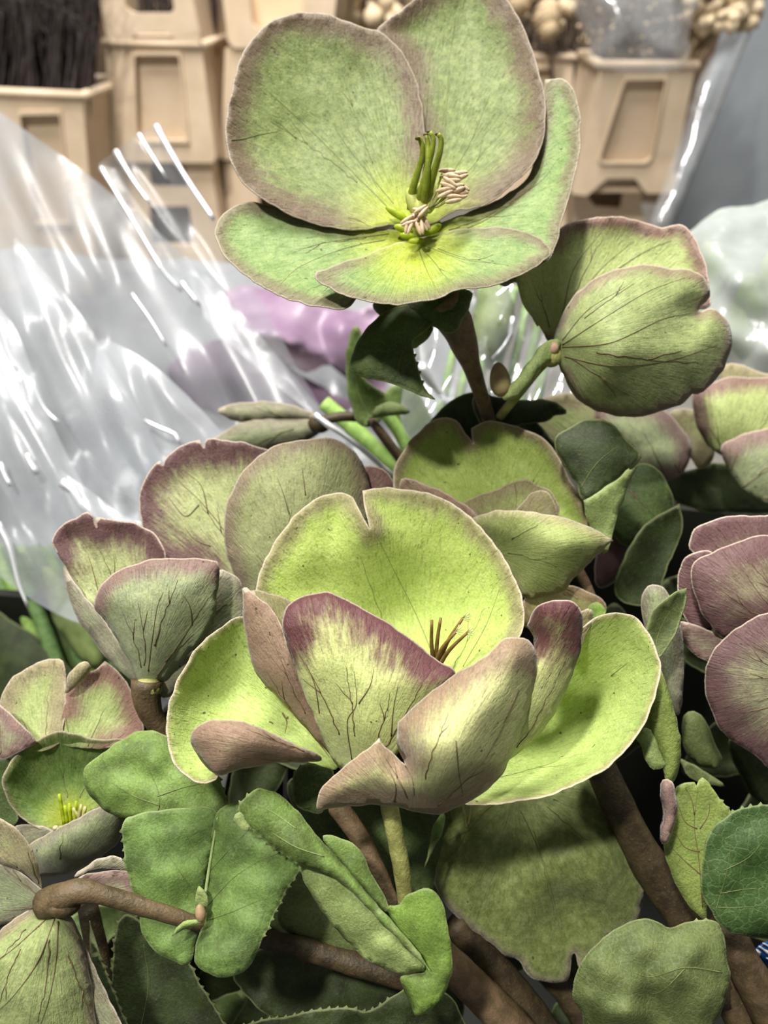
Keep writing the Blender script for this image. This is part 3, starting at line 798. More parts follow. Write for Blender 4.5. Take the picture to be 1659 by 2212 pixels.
# ---------------------------------------------------------------- the hellebores
class Plant:
    def __init__(s, label, D, base, cat='flower', name='hellebore_flower', group='hellebores in the bunch'):
        s.D, s.base = D, base
        s.o = thing(name, tuple(pt(base[0], base[1], D)), label, cat, group); s.k = 0
    def sepal(s, mat, *specs, bulge=0.0, ctrl='', base=None, auto=3, lines=(), rad=1.4, vm=None, name='sepal', thick=.022, D=0, wob=.045, teeth=0, label=None, reach=.86, ew=.06, grid=13, vparent=True, wl=90.0):
        s.k += 1; seed = s.k + int(s.base[0]) % 97
        su = []
        for i, sp in enumerate(specs):
            bl = bulge[i] if isinstance(bulge, (tuple, list)) else bulge
            su.append(Surf(sp, s.D + D, ctrl=ctrl if i == 0 else '', bulge=bl, base=base or s.base, seed=seed + i, wob=wob, edgewob=ew, teeth=teeth, grid=grid, wl=wl))
        o = sheet(name, s.o, mat, su, thick)
        if label: o['label'] = label
        if auto or lines: veins(o, vm or VEIN_G, su[0], lines, auto, rad, seed, reach)
        return o
    def leaf(s, mat, *specs, **kw):
        kw.setdefault('name', 'leaf'); kw.setdefault('auto', 0); kw.setdefault('thick', .03); kw.setdefault('vm', VEIN_L)
        return s.sepal(mat, *specs, **kw)
    def stem(s, mat, spec, r0, r1=None, D=0, name='stem', **kw):
        return tube(name, s.o, mat, spec, s.D + D, r0, r1, **kw)
    def ball(s, name, mat, x, y, rx, ry, dz=0, **kw):
        return ball(name, s.o, mat, x, y, s.D + dz, rx, ry, **kw)

# A: the open flower at the top
A = Plant('large open green flower rising highest, with cream stamens at its heart', 19.0, (892, 512))
A.sepal(S_TOP, '885,478,.05 905,420,.4 917,330,.85 915,250,1.2 897,170,1.5 862,105,1.65 815,65,1.7c 790,60,1.65 755,48,1.6 715,34,1.55 650,28,1.4 582,50,1.1 536,95,.75 508,160,.45 490,250,.15 489,310,0 508,370,-.1 540,410,-.15 600,450,-.15 680,482,-.05 760,497,.0 840,487,.05',
        bulge=.55, ctrl='640,330,.55 560,230,.5', base=(880, 500), lines=['860,470 770,380 690,300 610,225 570,190', '640,300 600,262', '850,440 760,330 720,270', '500,302 525,300 555,292 600,284', '752,470 775,476 800,490'], auto=2, vm=VEIN_G)
A.sepal(S_TOP, '905,480,.1 897,300,1.3 880,150,1.95 815,62,2.0c 860,25,2.1 910,-15,2.2 970,-60,2.3 1040,-60,2.2 1090,-10,2.0 1135,70,1.7 1165,160,1.3 1180,230,1.0 1172,300,.75 1140,365,.55 1090,415,.35 1040,445,.25 985,455,.15',
        bulge=.5, base=(905, 490), lines=['925,440 955,330 965,230 972,120 985,30', '940,430 1010,320 1060,200'], auto=2)
A.sepal(S_TOPL, '935,492,.15 1040,447,.5 1130,392,.85 1165,300,1.15 1178,172,1.35c 1215,168,1.25 1240,200,1.0 1252,260,.75 1250,340,.4 1233,420,.1 1212,480,-.25 1195,545,-.55 1150,580,-.75 1000,600,-.85 930,540,-.05',
        bulge=.15, base=(920, 510), lines=['960,510 1040,480 1120,430 1180,370', '1100,440 1170,390 1200,350'], auto=2, vm=VEIN_D, rad=1.1)
A.sepal(S_TOPL, '880,500,.15 800,492,.15 700,482,.2 600,447,.3 550,438,.2 500,447,0 470,478,-.3 467,515,-.55 490,558,-.9 540,602,-1.2 600,637,-1.45 680,659,-1.6 750,663,-1.6 800,600,-.8 860,530,0',
        bulge=.3, base=(880, 512), lines=['850,515 750,535 650,575 600,620', '840,505 700,525 620,550'], auto=2, vm=VEIN_D, rad=1.1)
A.sepal(S_TOPL, '890,518,-.05 970,500,-.05 1080,490,-.25 1160,510,-.55 1195,545,-.9c 1150,580,-1.3 1085,610,-1.7 1020,625,-2 985,628,-2.1 940,645,-2.3 850,657,-2.3 770,645,-2.1 710,620,-1.8 682,600,-1.65 686,586,-1.55c 740,567,-1.15 800,547,-.75 850,527,-.3',
        bulge=.15, base=(895, 515), lines=['905,540 920,580 940,620', '915,530 1000,560 1080,570'], auto=2, vm=VEIN_G, rad=1.3)
A.ball('receptacle', plain_mat('green_receptacle', (150, 168, 60), (128, 146, 50), .5, 400.0, .1), 908, 500, 62, 30, .42, rz=20)
NECT = plain_mat('yellow_nectary', (176, 196, 40), (148, 164, 28), .45, 600.0, .3)
for x, y, rx, ry, rot in [(858, 462, 9, 30, 58), (900, 522, 20, 9, 0), (934, 496, 9, 22, -60), (872, 494, 9, 22, 75), (880, 510, 18, 8, -8)]:
    A.ball('nectary', NECT, x, y, rx, ry, -.12, rot=rot, rz=9)
CARP = plain_mat('green_carpel', (146, 160, 52), (118, 132, 34), .45, 500.0, .2)
OVARY = plain_mat('pale_ovary', (196, 204, 112), (172, 180, 92), .45, 500.0, .25)
CTIP = plain_mat('brown_style_tip', (110, 96, 60), (84, 72, 44), .6, 500.0)
for sp, tip in [('888,452,-.3 890,415,-.55 903,370,-.8 914,330,-1 908,302,-1.1 902,299,-1.15', (902, 299)), ('902,458,-.3 908,425,-.6 919,380,-.9 932,330,-1.2 936,300,-1.3 928,285,-1.35', (927, 285)), ('918,455,-.3 927,415,-.6 938,370,-1 950,330,-1.3 953,300,-1.4 946,290,-1.45', (945, 290)), ('910,455,-.3 915,430,-.6 922,390,-.9 925,350,-1.1 924,310,-1.15 920,292,-1.2', (920, 291))]:
    c = A.stem(CARP, sp, 9.5, 4.8, name='carpel', bump=.02)
    ball('style_tip', c, CTIP, tip[0], tip[1], A.D - 1.2, 6, 3.5)
for x, y, rx, ry, rot in [(893, 438, 15, 34, 18), (912, 432, 15, 38, 8), (930, 428, 14, 34, -6), (905, 450, 17, 30, 10)]:
    A.ball('ovary', OVARY, x, y, rx, ry, -.45, rot=rot)
ANTH = plain_mat('cream_anther', (212, 190, 158), (182, 156, 124), .6, 700.0, .1)
FILA = plain_mat('stamen_thread', (190, 196, 120), (160, 150, 100), .5, 700.0, .2)
random.seed(4)
def stamen(P, x0, y0, x1, y1, dz0, dz1, rot, L=22, w=7, mat=None):
    f = P.stem(FILA, '%f,%f,%f %f,%f,%f %f,%f,%f' % (x0, y0, dz0, (x0 + x1) / 2, (y0 + y1) / 2 + 6, (dz0 + dz1) / 2 - .05, x1, y1, dz1), 2.6, 2.2, name='stamen', sides=6, bump=0)
    c, s = math.cos(R(rot)), math.sin(R(rot))
    for g in (-1, 1):
        ball('anther', f, mat or ANTH, x1 + c * L * .6 - s * g * w * .55, y1 + s * L * .6 + c * g * w * .55, P.D + dz1 - .03, w * .62, L, 6, rot=90 - rot + g * 7, seg=8)
for x, y, rot in [(955, 375, -8), (960, 392, 28), (975, 408, -12), (968, 430, -4), (950, 418, -18), (962, 402, 12), (982, 382, -15), (986, 404, 20), (980, 424, -8), (966, 384, 5)]:
    stamen(A, 925, 450, x, y, -.5, -.8 + random.uniform(-.1, .1), rot, 19, 9)
for x, y, rot in [(898, 470, 130), (905, 482, 75), (890, 474, 155), (903, 462, -40), (885, 480, 105), (912, 475, 55), (896, 458, 10)]:
    stamen(A, 905, 490, x, y, -.3, -.75 + random.uniform(-.1, .1), rot, 17, 8)
A.stem(STEM_P, '955,655,.6 985,700,.7 1008,760,.9 1035,840,1.6 1062,925,2.8 1078,985,3.6', 30, 16, radii=[46, 34, 20, 16, 15, 16])
A.leaf(LEAFD, '805,658,.7 850,640,.7 930,630,.5 1012,628,.4 1018,655,.3 1000,690,.25 975,722,.3 930,705,.4 880,700,.5 830,690,.6', bulge=-.2, name='bract')
A.leaf(LEAFD, '885,655,.5 835,672,.2 790,712,-.1 762,760,-.2 755,800,-.2 790,815,-.35 850,830,-.4 900,850,-.4 940,862,-.3c 918,840,-.2t 905,800,-.1t 893,765,.0 892,738,.2 930,708,.4 935,680,.5', bulge=-.25, teeth=5, name='bract', base=(930, 690), lines=['925,690 880,740 860,800 880,840'], vm=VEIN_G)
A.leaf(LEAFY, '870,700,.9 935,700,.9 932,725,.8 900,752,.8 885,745,.8', name='bract')

# B: the side-on flower at upper right
B = Plant('green flower seen from the side at upper right with strong dark veins', 19.7, (1195, 745))
B.sepal(S_RIGHT, '1195,742,.15b 1165,705,.4b 1140,672,.4b 1122,630,.3b 1119,585,.4b 1150,545,.7b 1190,520,.9 1215,490,1.0 1270,470,1.25 1340,468,1.4 1385,478,1.5c 1430,492,1.5 1475,485,1.4 1505,525,1.1 1525,570,.8 1532,620,.6 1525,665,.5 1400,660,.9 1260,730,.5',
        bulge=.3, auto=3, vm=VEIN_D, rad=1.5, lines=['1225,690 1290,590 1370,520', '1215,680 1240,580 1300,500', '1320,590 1400,540 1450,520'])
B.sepal(S_RIGHTF, '1197,750,0b 1207,700,-.1 1240,640,-.3 1290,600,-.5 1350,578,-.5 1400,572,-.4 1450,580,-.3 1500,585,-.1 1530,610,.1 1532,640,.1 1515,660,.05 1508,674,.0c 1545,668,.05 1575,700,.15 1580,745,.25 1560,800,.25 1520,845,.15 1495,850,.1c 1460,880,0 1380,898,-.1 1310,895,-.1 1250,865,0 1215,810,0b',
        bulge=-.9, auto=3, vm=VEIN_D, rad=1.6, lines=['1215,745 1300,690 1400,630 1480,600', '1215,750 1320,740 1430,690 1500,676', '1215,735 1270,670 1350,620', '1220,770 1320,790 1440,780 1550,745'], ctrl='1330,800,-.55 1330,770,-.75 1420,760,-.35')
B.sepal(S_GREY2, '1120,610,.5 1090,620,.8 1075,605,.9 1115,590,.8 1130,640,.6 1165,700,.5 1150,690,.6', auto=0)
B.ball('receptacle', STEM_G, 1190, 768, 24, 26, -.05, rot=20)
B.ball('receptacle_scar', plain_mat('pink_scar', (186, 150, 130), (160, 130, 110), .6, 500.0), 1196, 752, 11, 13, -.3)
B.leaf(LEAFU, '1212,738,-.3 1190,735,-.4 1165,748,-.35 1140,785,-.3 1112,820,-.2 1088,852,-.1 1090,864,-.1 1130,852,-.15 1155,815,-.25 1172,790,-.3 1198,775,-.25', bulge=-.1, name='bract')
B.stem(STEM_G, '1190,770,.1 1160,800,.4 1120,850,.6 1080,900,1.4', 11, 10)
B.ball('bud', plain_mat('pink_green_bud', (158, 156, 98), (152, 112, 96), .5, 160.0, .2), 1080, 820, 27, 38, .0, rot=8, taper=.3)
B.leaf(LEAFDD, '1050,925,.3 1020,870,.2 1040,850,0 1110,862,0 1180,864,-.1 1215,880,-.05 1222,893,0 1195,897,0 1180,910,0 1130,918,.1', bulge=-.2, name='bract', D=1.9)
B.leaf(LEAFDD, '870,1010,.6 905,950,.4 945,890,.2 990,855,.1 1040,848,.1 1070,880,.2 1060,940,.3 1000,1000,.5 930,1040,.6', bulge=-.2, name='bract', D=2.6)
B.leaf(LEAFDD, '1060,900,.4 1150,905,.4 1200,960,.4 1260,1010,.4 1180,1000,.5 1100,960,.5', name='bract', D=2.6)

# C: the big cup in the centre
C = Plant('big cup-shaped lime flower in the centre with mauve rims', 16, (880, 1640))
C.sepal(S_MAINB, '800,1600,.5b 690,1500,.9 600,1400,1.2 556,1300,1.5 558,1250,1.6 575,1205,1.75 605,1155,1.9 650,1100,2.1 700,1070,2.2 745,1067,2.2 768,1082,2.1 782,1115,1.95 799,1143,1.85c 790,1100,2.0 783,1060,2.2c 820,1053,2.3 900,1060,2.3 960,1080,2.2 1015,1118,2.0 1055,1160,1.8 1100,1225,1.45 1128,1290,1.1 1132,1340,.9 1115,1390,.7 1050,1480,.5 950,1600,.4',
        bulge=.7, base=(900, 1560), ctrl='900,1480,1.2 880,1330,2.3', auto=3, lines=['945,1440 900,1330 850,1230 810,1150', '1000,1440 1050,1350 1080,1270'], vm=VEIN_G, rad=1.2)
C.sepal(S_MAINR, '525,1332,.9 470,1360,.6 420,1410,.2 380,1480,-.2 362,1550,-.5 370,1630,-.8 400,1675,-1 435,1690,-1 465,1683,-1 480,1660,-.9 560,1640,-.5b 650,1640,-.2b 725,1660,.1b 720,1630,.25b 700,1560,.5b 640,1480,.8b 560,1380,1b',
        bulge=.6, base=(730, 1650), ctrl='500,1480,.6 460,1560,-.05', auto=2, label='lime sepal with a curled mauve lip', vm=VEIN_D, rad=2.2, lines=['570,1450 615,1510 670,1580 712,1636', '610,1540 620,1560 615,1585'])
C.sepal(S_MAUVE, '436,1648,-1.0 414,1605,-.92 420,1577,-1.03 445,1559,-1.19 500,1554,-1.3 545,1566,-1.3 590,1584,-1.2 640,1609,-.9 694,1642,-.38 600,1649,-.78 520,1662,-1.08 470,1673,-1.18', bulge=-.34, base=(700, 1640), auto=2, vm=VEIN_D, rad=1.0, name='curled_lip')
C.sepal(S_OLIVE, '535,1277,.25 580,1280,.35 628,1300,.4 625,1350,.1 612,1362,0 590,1345,.0 560,1300,.1', base=(640, 1450), auto=0, name='sepal_fold')
C.sepal(S_MAUVE, '522,1272,0c 533,1268,-.05 558,1290,-.1 585,1312,-.1 605,1347,-.2 640,1440,-.3 685,1550,-.1 725,1645,0b 690,1605,.1b 620,1530,.2 560,1465,.2 538,1405,.1 526,1335,0', bulge=-.12, base=(720, 1640), auto=2, vm=VEIN_D, rad=1.1)
C.sepal(S_MAINO, '725,1650,-.1b 680,1550,-.4b 640,1450,-.6b 613,1370,-.6 612,1330,-.55 628,1300,-.45 670,1283,-.3 710,1278,-.25 760,1300,-.3 830,1340,-.5 900,1390,-.7 950,1430,-.8 985,1452,-.9b 960,1500,-1b 900,1560,-1b 850,1640,-.8b 790,1690,-.5b',
        bulge=-.5, base=(770, 1700), auto=4, vm=VEIN_D, rad=2.0, lines=['760,1640 750,1560 770,1520 765,1450', '775,1520 800,1480 808,1440', '845,1590 850,1530 860,1480', '690,1540 680,1480 660,1430'])
C.sepal(S_MAINM, '685,1750,-1c 690,1713,-1.1 720,1678,-1.2 770,1635,-1.3 820,1592,-1.3c 832,1612,-1.3 874,1650,-1.3c 858,1610,-1.35 860,1560,-1.4c 900,1520,-1.5 980,1460,-1.6 1050,1415,-1.6 1090,1378,-1.5 1120,1375,-1.4 1150,1390,-1.2 1160,1430,-1.1b 1150,1500,-1b 1110,1620,-.9b 1060,1700,-.8 960,1757,-.8 900,1752,-.9 850,1742,-.9 760,1742,-.9',
        bulge=-.55, base=(900, 1780), ctrl='900,1640,-1.9 1000,1600,-1.9', auto=3, vm=VEIN_D, rad=1.9, lines=['872,1648 890,1680 895,1720', '1120,1490 1080,1580 1040,1650', '985,1600 990,1660 1000,1720', '850,1740 855,1700 840,1660'])
C.sepal(S_MAINO, '1138,1352,-.5c 1156,1314,-.8 1200,1296,-1.05 1240,1300,-1.05 1257,1325,-.95 1256,1380,-.85b 1240,1450,-.65b 1200,1540,-.45b 1150,1600,-.35b 1100,1640,-.25b 1050,1665,-.3b 1080,1560,-.6b 1125,1450,-.75b 1150,1405,-.65b 1152,1375,-.55',
        bulge=-.3, base=(1040, 1720), auto=2, vm=VEIN_D, rad=1.4)
C.sepal(S_MAINR, '1262,1352,.8 1300,1330,.9 1350,1325,.9 1385,1345,.8 1410,1390,.5 1425,1440,.2 1415,1500,-.1 1380,1580,-.4 1320,1650,-.6 1250,1692,-.7 1170,1722,-.7 1080,1735,-.6 1000,1735,-.4b 950,1700,0b 1000,1600,.4b 1100,1500,.8b 1200,1400,.9b',
        bulge=.6, ctrl='1260,1530,1.5 1180,1600,1.3 1330,1480,1.0', base=(960, 1700), auto=2, vm=VEIN_G, rad=1.2, lines=['1320,1460 1345,1440 1358,1430'])
C.sepal(S_OLIVE, '1225,1380,.9 1255,1320,.8 1280,1318,.85 1276,1350,.85 1250,1400,.8', base=(1100, 1600), auto=0, name='sepal_fold')
STYL = plain_mat('brown_style', (138, 112, 58), (112, 88, 44), .5, 500.0, .15)
STIG = plain_mat('pale_stigma', (214, 220, 150), (190, 200, 120), .5, 500.0, .2)
for sp, tip in [('938,1440,.6 932,1390,.3 933,1340,.1', None), ('938,1440,.6 955,1400,.2 985,1365,0', (988, 1362)), ('945,1445,.5 970,1405,.1 1008,1368,-.2', (1012, 1364)), ('945,1445,.6 965,1390,.3 1000,1335,.1', (1004, 1333)), ('940,1440,.6 945,1380,.4 952,1335,.3', None)]:
    c = C.stem(STYL, sp, 5.5, 3.2, name='carpel', bump=0)
    if tip:
        for k in range(5):
            a = R(-70 + k * 30)
            tube('stigma_hair', c, STIG, '%f,%f,0 %f,%f,-.05' % (tip[0] - 4, tip[1] + 3, tip[0] + 13 * math.cos(a), tip[1] + 13 * math.sin(a)), 16.0, 1.8, 1.0, sides=5, bump=0)
C.stem(STEM_G, '838,1700,.0 842,1745,0 855,1810,.1 868,1880,.2 878,1960,.4', 20, 18, bump=.06)
C.stem(STEM_G, '1000,1730,.4 1005,1770,.4 1008,1788,.4 1014,1760,.4 1018,1730,.4', 3.5, 3, name='tendril', bump=0)

# D: flower behind, right of centre
Dn = Plant('lime flower behind the big central cup, with split rear sepal', 19.4, (1060, 1190))
Dn.sepal(sepal_mat((150, 170, 82), (146, 122, 104), (150, 170, 80), .3, .75, 0, .25, .7, .3, 22), '1000,1120,.2b 880,1095,.4 853,1060,.6 852,1010,.9 880,960,1.2 920,920,1.4 955,904,1.4 985,910,1.4 1005,935,1.3 1022,958,1.2c 1019,925,1.4c 1060,911,1.4 1110,920,1.3 1170,945,1.1 1210,990,.9 1232,1040,.7 1262,1085,.4 1270,1140,.2 1180,1170,.2b',
         bulge=.7, auto=2)
Dn.sepal(S_MAUVE, '862,1058,.3c 868,1036,.2 900,1038,.2 960,1065,.1 1020,1100,0 1035,1120,0 1000,1125,.2 920,1100,.3', auto=0)
Dn.sepal(S_OLIVE, '1000,1088,.3 1060,1062,.4 1110,1040,.4 1140,1036,.4 1155,1046,.38 1165,1050,.3 1195,1068,.3 1203,1115,.1 1100,1135,0 1020,1125,.1', auto=0, lines=['1112,1045 1116,1075 1114,1095'], vm=VEIN_D)
Dn.sepal(S_OLIVE, '1100,1130,-.1 1120,1095,-.1 1150,1065,0 1180,1062,0 1203,1100,0 1190,1140,-.1', auto=0)
Dn.sepal(sepal_mat((164, 176, 108), (176, 162, 128), (150, 165, 80), .25, .6, 0, .25, .7, .28, 23), '1012,1122,-.1c 1060,1105,-.5 1090,1101,-.65 1130,1103,-.75 1180,1110,-.8 1250,1127,-.7 1300,1150,-.5 1327,1168,-.4c 1290,1200,-.4 1240,1250,-.3 1215,1277,-.2 1180,1288,-.1 1130,1290,0 1080,1220,.1',
         bulge=-.35, ctrl='1100,1180,-.1 1230,1170,-.9', auto=2)
Dn.sepal(sepal_mat((128, 122, 76), (138, 112, 88), (130, 130, 76), .3, .7, 0, .25, .6, .25, 24), '1125,1345,0 1140,1280,.2 1190,1266,.2 1250,1268,.2 1300,1295,.2 1308,1322,.2 1290,1350,.2 1200,1370,.2', auto=0)
Dn.stem(STEM_P, '1245,1225,.5 1262,1255,.5 1280,1300,.5 1290,1350,.5', 11, 11)
Dn.leaf(LEAFY, '1272,1310,-.2 1290,1300,-.2 1308,1318,-.2 1295,1350,-.3 1280,1355,-.2 1270,1335,-.2', name='bract')

# E: pair of sepals left of centre
E = Plant('purple-rimmed flower behind the cup, left of centre, two broad sepals', 19.5, (560, 1300))
E.sepal(S_BACKO, '510,1250,.4b 430,1240,.3 350,1200,.3 312,1150,.4 301,1090,.5 310,1040,.6 338,1000,.7 346,996,.7c 352,1004,.7c 362,984,.7 400,958,.8 432,948,.8c 440,966,.8c 446,947,.8 500,950,.8 560,965,.8 610,1000,.8b 600,1150,.6b',
        bulge=.15, auto=3, vm=VEIN_D, rad=1.8, lines=['545,1230 480,1140 430,1080 382,1036', '450,1110 435,1050 402,1020', '430,1090 400,1115 365,1075', '455,1180 420,1165 400,1140'], reach=.7)
E.sepal(S_BACKF, '560,1310,0b 510,1250,-.1 488,1190,-.2 485,1120,-.3 505,1050,-.4 550,990,-.4 610,957,-.4 680,945,-.3 730,950,-.1 770,980,.1 790,1020,.3 802,1080,.4b 780,1200,.3b 650,1300,.1b',
        bulge=-.55, auto=3, vm=VEIN_D, rad=1.5, base=(640, 1320), reach=.7, lines=['625,1110 610,1060 598,1030', '660,1070 655,1030 652,1010'])
E.sepal(sepal_mat((120, 92, 76), (108, 76, 76), (110, 90, 70), .6, .8, 0, .25, .6, .2, 25), '780,1012,.6 815,1008,.6 838,1022,.6 852,1060,.7 800,1080,.6', auto=0)

# F: the flower at left, side view on a hairy stem
Fl = Plant('purple-rimmed flower cup at left, side view on brown stem', 18, (310, 1478))
Fl.sepal(S_BACKO, '300,1330,.3b 205,1312,.4b 160,1250,.5b 122,1192,.5 112,1165,.5 135,1135,.6 170,1115,.6 188,1107,.6c 204,1118,.6 208,1140,.6c 210,1118,.6 280,1128,.6 330,1150,.5 352,1180,.4 358,1215,.4b 340,1300,.3b', bulge=.2, auto=2, vm=VEIN_D, rad=1.5, lines=['215,1290 200,1230 190,1200'])
Fl.sepal(S_GREY2, '300,1478,0b 230,1420,.2 165,1330,.4 138,1250,.6 140,1222,.6 170,1270,.4 230,1345,.2 292,1440,.0', auto=0)
Fl.sepal(S_GREY, '305,1482,-.1b 280,1430,-.3b 240,1360,-.4b 205,1312,-.4 215,1270,-.5 250,1235,-.5 310,1212,-.5 380,1205,-.4 455,1208,-.2 474,1222,-.2b 470,1280,-.2b 455,1350,-.1b 400,1420,0b 350,1472,0b', bulge=-.4, auto=4, vm=VEIN_D, rad=1.6, lines=['320,1450 330,1370 340,1310 352,1280', '340,1460 400,1370 450,1290', '415,1350 410,1310 392,1280'])
Fl.sepal(S_GREY2, '330,1475,.1b 400,1405,.2 460,1295,.3 472,1235,.4 500,1240,.5 525,1270,.5 525,1335,.5 450,1400,.4 370,1485,.2', auto=2, vm=VEIN_D)
Fl.sepal(S_GREY2, '335,1495,-.05b 345,1455,.05 375,1428,.05 430,1405,.2 405,1460,.2 365,1505,.1', auto=0)
Fl.stem(STEM_B, '318,1470,-.1 316,1500,-.1 325,1540,0 350,1580,.15 380,1625,.3', 24, 22, radii=[34, 30, 24, 22, 22])
Fl.ball('receptacle', STEM_G, 318, 1488, 32, 26, -.1)
tag(sheet('film_scrap', None, plain_mat('white_film_scrap', (206, 210, 214), (186, 190, 196), .3, 90.0, .3), [Surf('320,1528 330,1505 362,1495 366,1530 340,1545', 18.6)], .02), 'scrap of white film between the brown stem and the cup', 'plastic scrap')

# G: low flower at the left edge
G = Plant('open green flower low at left edge with yellow centre', 17.8, (150, 1770))
G.sepal(S_PALE, '20,1605,.4b -5,1560,.6 0,1510,.7 30,1462,.8 80,1432,.9 115,1424,.9 136,1428,.8 141,1470,.7 140,1530,.5 125,1605,.3b 70,1622,.2b', bulge=.15, auto=2, base=(100, 1680))
G.sepal(sepal_mat((164, 178, 116), (140, 96, 96), (170, 190, 110), .6, .85, 0, .3, .6, .3, 26), '132,1605,.35b 140,1520,.5 146,1480,.6 170,1450,.6 200,1450,.6 226,1426,.7c 262,1458,.6 290,1502,.5 306,1560,.4 300,1592,.3 230,1615,.2b', bulge=.15, auto=3, base=(150, 1680))
G.sepal(S_PALE, '140,1497,.4 150,1455,.35 172,1432,.3 190,1430,.3 195,1452,.35 166,1482,.4', bulge=-.1, auto=0, name='sepal_fold')
G.sepal(S_GREY, '-15,1520,.2 20,1540,.1 55,1575,0 78,1605,0 50,1622,-.1 0,1640,-.1 -25,1600,0', auto=1, base=(0, 1680))
G.sepal(sepal_mat((106, 136, 66), (130, 122, 88), (150, 160, 40), .15, .6, .9, .25, .5, .3, 27), '8,1700,-.3 20,1655,-.2 50,1620,0 100,1590,.1 135,1583,.1 200,1597,.2 285,1602,.3 262,1660,.4 205,1760,.2 130,1795,.0 50,1770,-.1', bulge=.5, auto=2, base=(150, 1770))
G.sepal(S_GREY2, '55,1835,-.2 105,1800,-.35 165,1770,-.45 220,1738,-.5 265,1722,-.4 272,1790,-.2 232,1842,0 150,1885,.1 80,1892,.1', bulge=-.4, auto=1, base=(130, 1900))
G.sepal(S_GREY2, '30,1790,.1 60,1780,0 110,1793,-.1 120,1800,-.1 80,1830,0 50,1830,0', auto=0)
G.leaf(LEAFD, '-20,1650,.4 40,1640,.4 20,1700,.4 40,1775,.4 -20,1790,.4', name='bract')
for i, (x, y) in enumerate([(128, 1715), (140, 1740), (150, 1735), (165, 1730), (176, 1738), (185, 1742), (158, 1745)]):
    G.stem(NECT if i < 4 else FILA, '%f,%f,-.1 %f,%f,-.2' % (140 + i * 7, 1785, x, y), 4.5, 3.5, name='stamen', bump=0, sides=6)
for i in range(9):
    G.ball('anther', ANTH, 120 + i * 12, 1788 - i * 3 + (i % 3) * 4, 6, 5, -.35)

# H: bottom left flower seen from behind
H = Plant('flower turned away at lower left corner, on brown hairy stem', 15.6, (105, 1955))
H.sepal(S_PALE, '105,1940,.1b 82,1910,0 50,1885,-.15 15,1870,-.2 -30,1850,-.2 -30,1768,-.3 15,1778,-.35 52,1810,-.3 75,1850,-.2 90,1920,0', auto=2)
H.sepal(S_GREY2, '-30,1852,.25 30,1878,.15 75,1908,.1 108,1940,0 112,1968,0 60,1978,.05 0,2005,.15 -30,2010,.15', auto=2, vm=VEIN_D, bulge=-.1)
H.sepal(S_RIGHTF, '115,1962,0b 60,1968,-.2 0,2010,-.4 -50,2080,-.5 -50,2300,-.3 100,2310,-.25 215,2310,-.05 203,2180,.05 190,2080,.05 165,2000,.05 145,1968,0b', bulge=-.6, auto=4, vm=VEIN_D, rad=1.7, lines=['118,1985 80,2080 30,2150 -10,2190', '125,1990 120,2080 105,2160 85,2220', '100,1985 40,2040 -10,2080'], reach=.95)
H.sepal(S_GREY2, '150,1990,.2 190,2060,.15 225,2140,.1 270,2230,.1 205,2230,.1 190,2120,.1', auto=0)
H.stem(STEM_B, '100,1955,0 140,1935,-.15 185,1925,-.15 300,1955,0 380,1980,.1 445,2000,.25', 24, 17, radii=[34, 26, 20, 19, 18, 16])
H.ball('receptacle', STEM_B, 135, 1950, 40, 26, -.05, rot=-12)
H.sepal(S_GREY2, '160,1895,.5 200,1862,.5 245,1850,.5 270,1860,.5 272,1880,.5 220,1875,.5', auto=0)
H.sepal(S_GREY, '165,1900,.7 230,1880,.7 285,1890,.7 290,1950,.7 200,1940,.7', auto=0)

# I: mauve flower at the right edge
I = Plant('dusky mauve flower at the right picture edge', 18, (1740, 1380))
I.sepal(S_PURPLE, '1500,1195,.5 1488,1168,.5 1508,1136,.5 1560,1118,.5 1620,1115,.5 1700,1125,.5 1700,1240,.3b 1560,1235,.3b', auto=2, vm=VEIN_D)
I.sepal(S_PURPLE, '1535,1362,.5 1492,1352,.6 1472,1312,.6 1462,1270,.6 1468,1225,.6 1488,1198,.5 1545,1202,.4b', auto=0)
I.sepal(S_PURPLE, '1562,1378,.1 1527,1342,.1 1505,1300,.1 1494,1250,.1 1500,1215,.1 1540,1190,.1 1590,1172,.1 1680,1160,.1 1760,1250,.2 1760,1350,.1 1620,1375,0', bulge=-.35, auto=8, vm=VEIN_D, rad=1.3, reach=.85)
I.sepal(S_GREY, '1463,1343,.4 1500,1350,.4 1562,1378,.2 1548,1432,.3 1500,1412,.5 1470,1372,.5', auto=0)
I.sepal(sepal_mat((132, 128, 104), (94, 66, 68), (140, 140, 110), 1.1, .95, 0, .4, .7, .1, 28), '1560,1382,-.1c 1600,1352,-.2 1680,1325,-.3 1780,1400,-.2 1780,1600,-.2 1690,1665,-.1 1620,1625,0 1570,1590,.1 1540,1548,.1 1522,1490,.1 1525,1440,0 1540,1405,-.1', bulge=-.4, auto=9, vm=VEIN_D, rad=1.3, reach=.85, base=(1760, 1480))

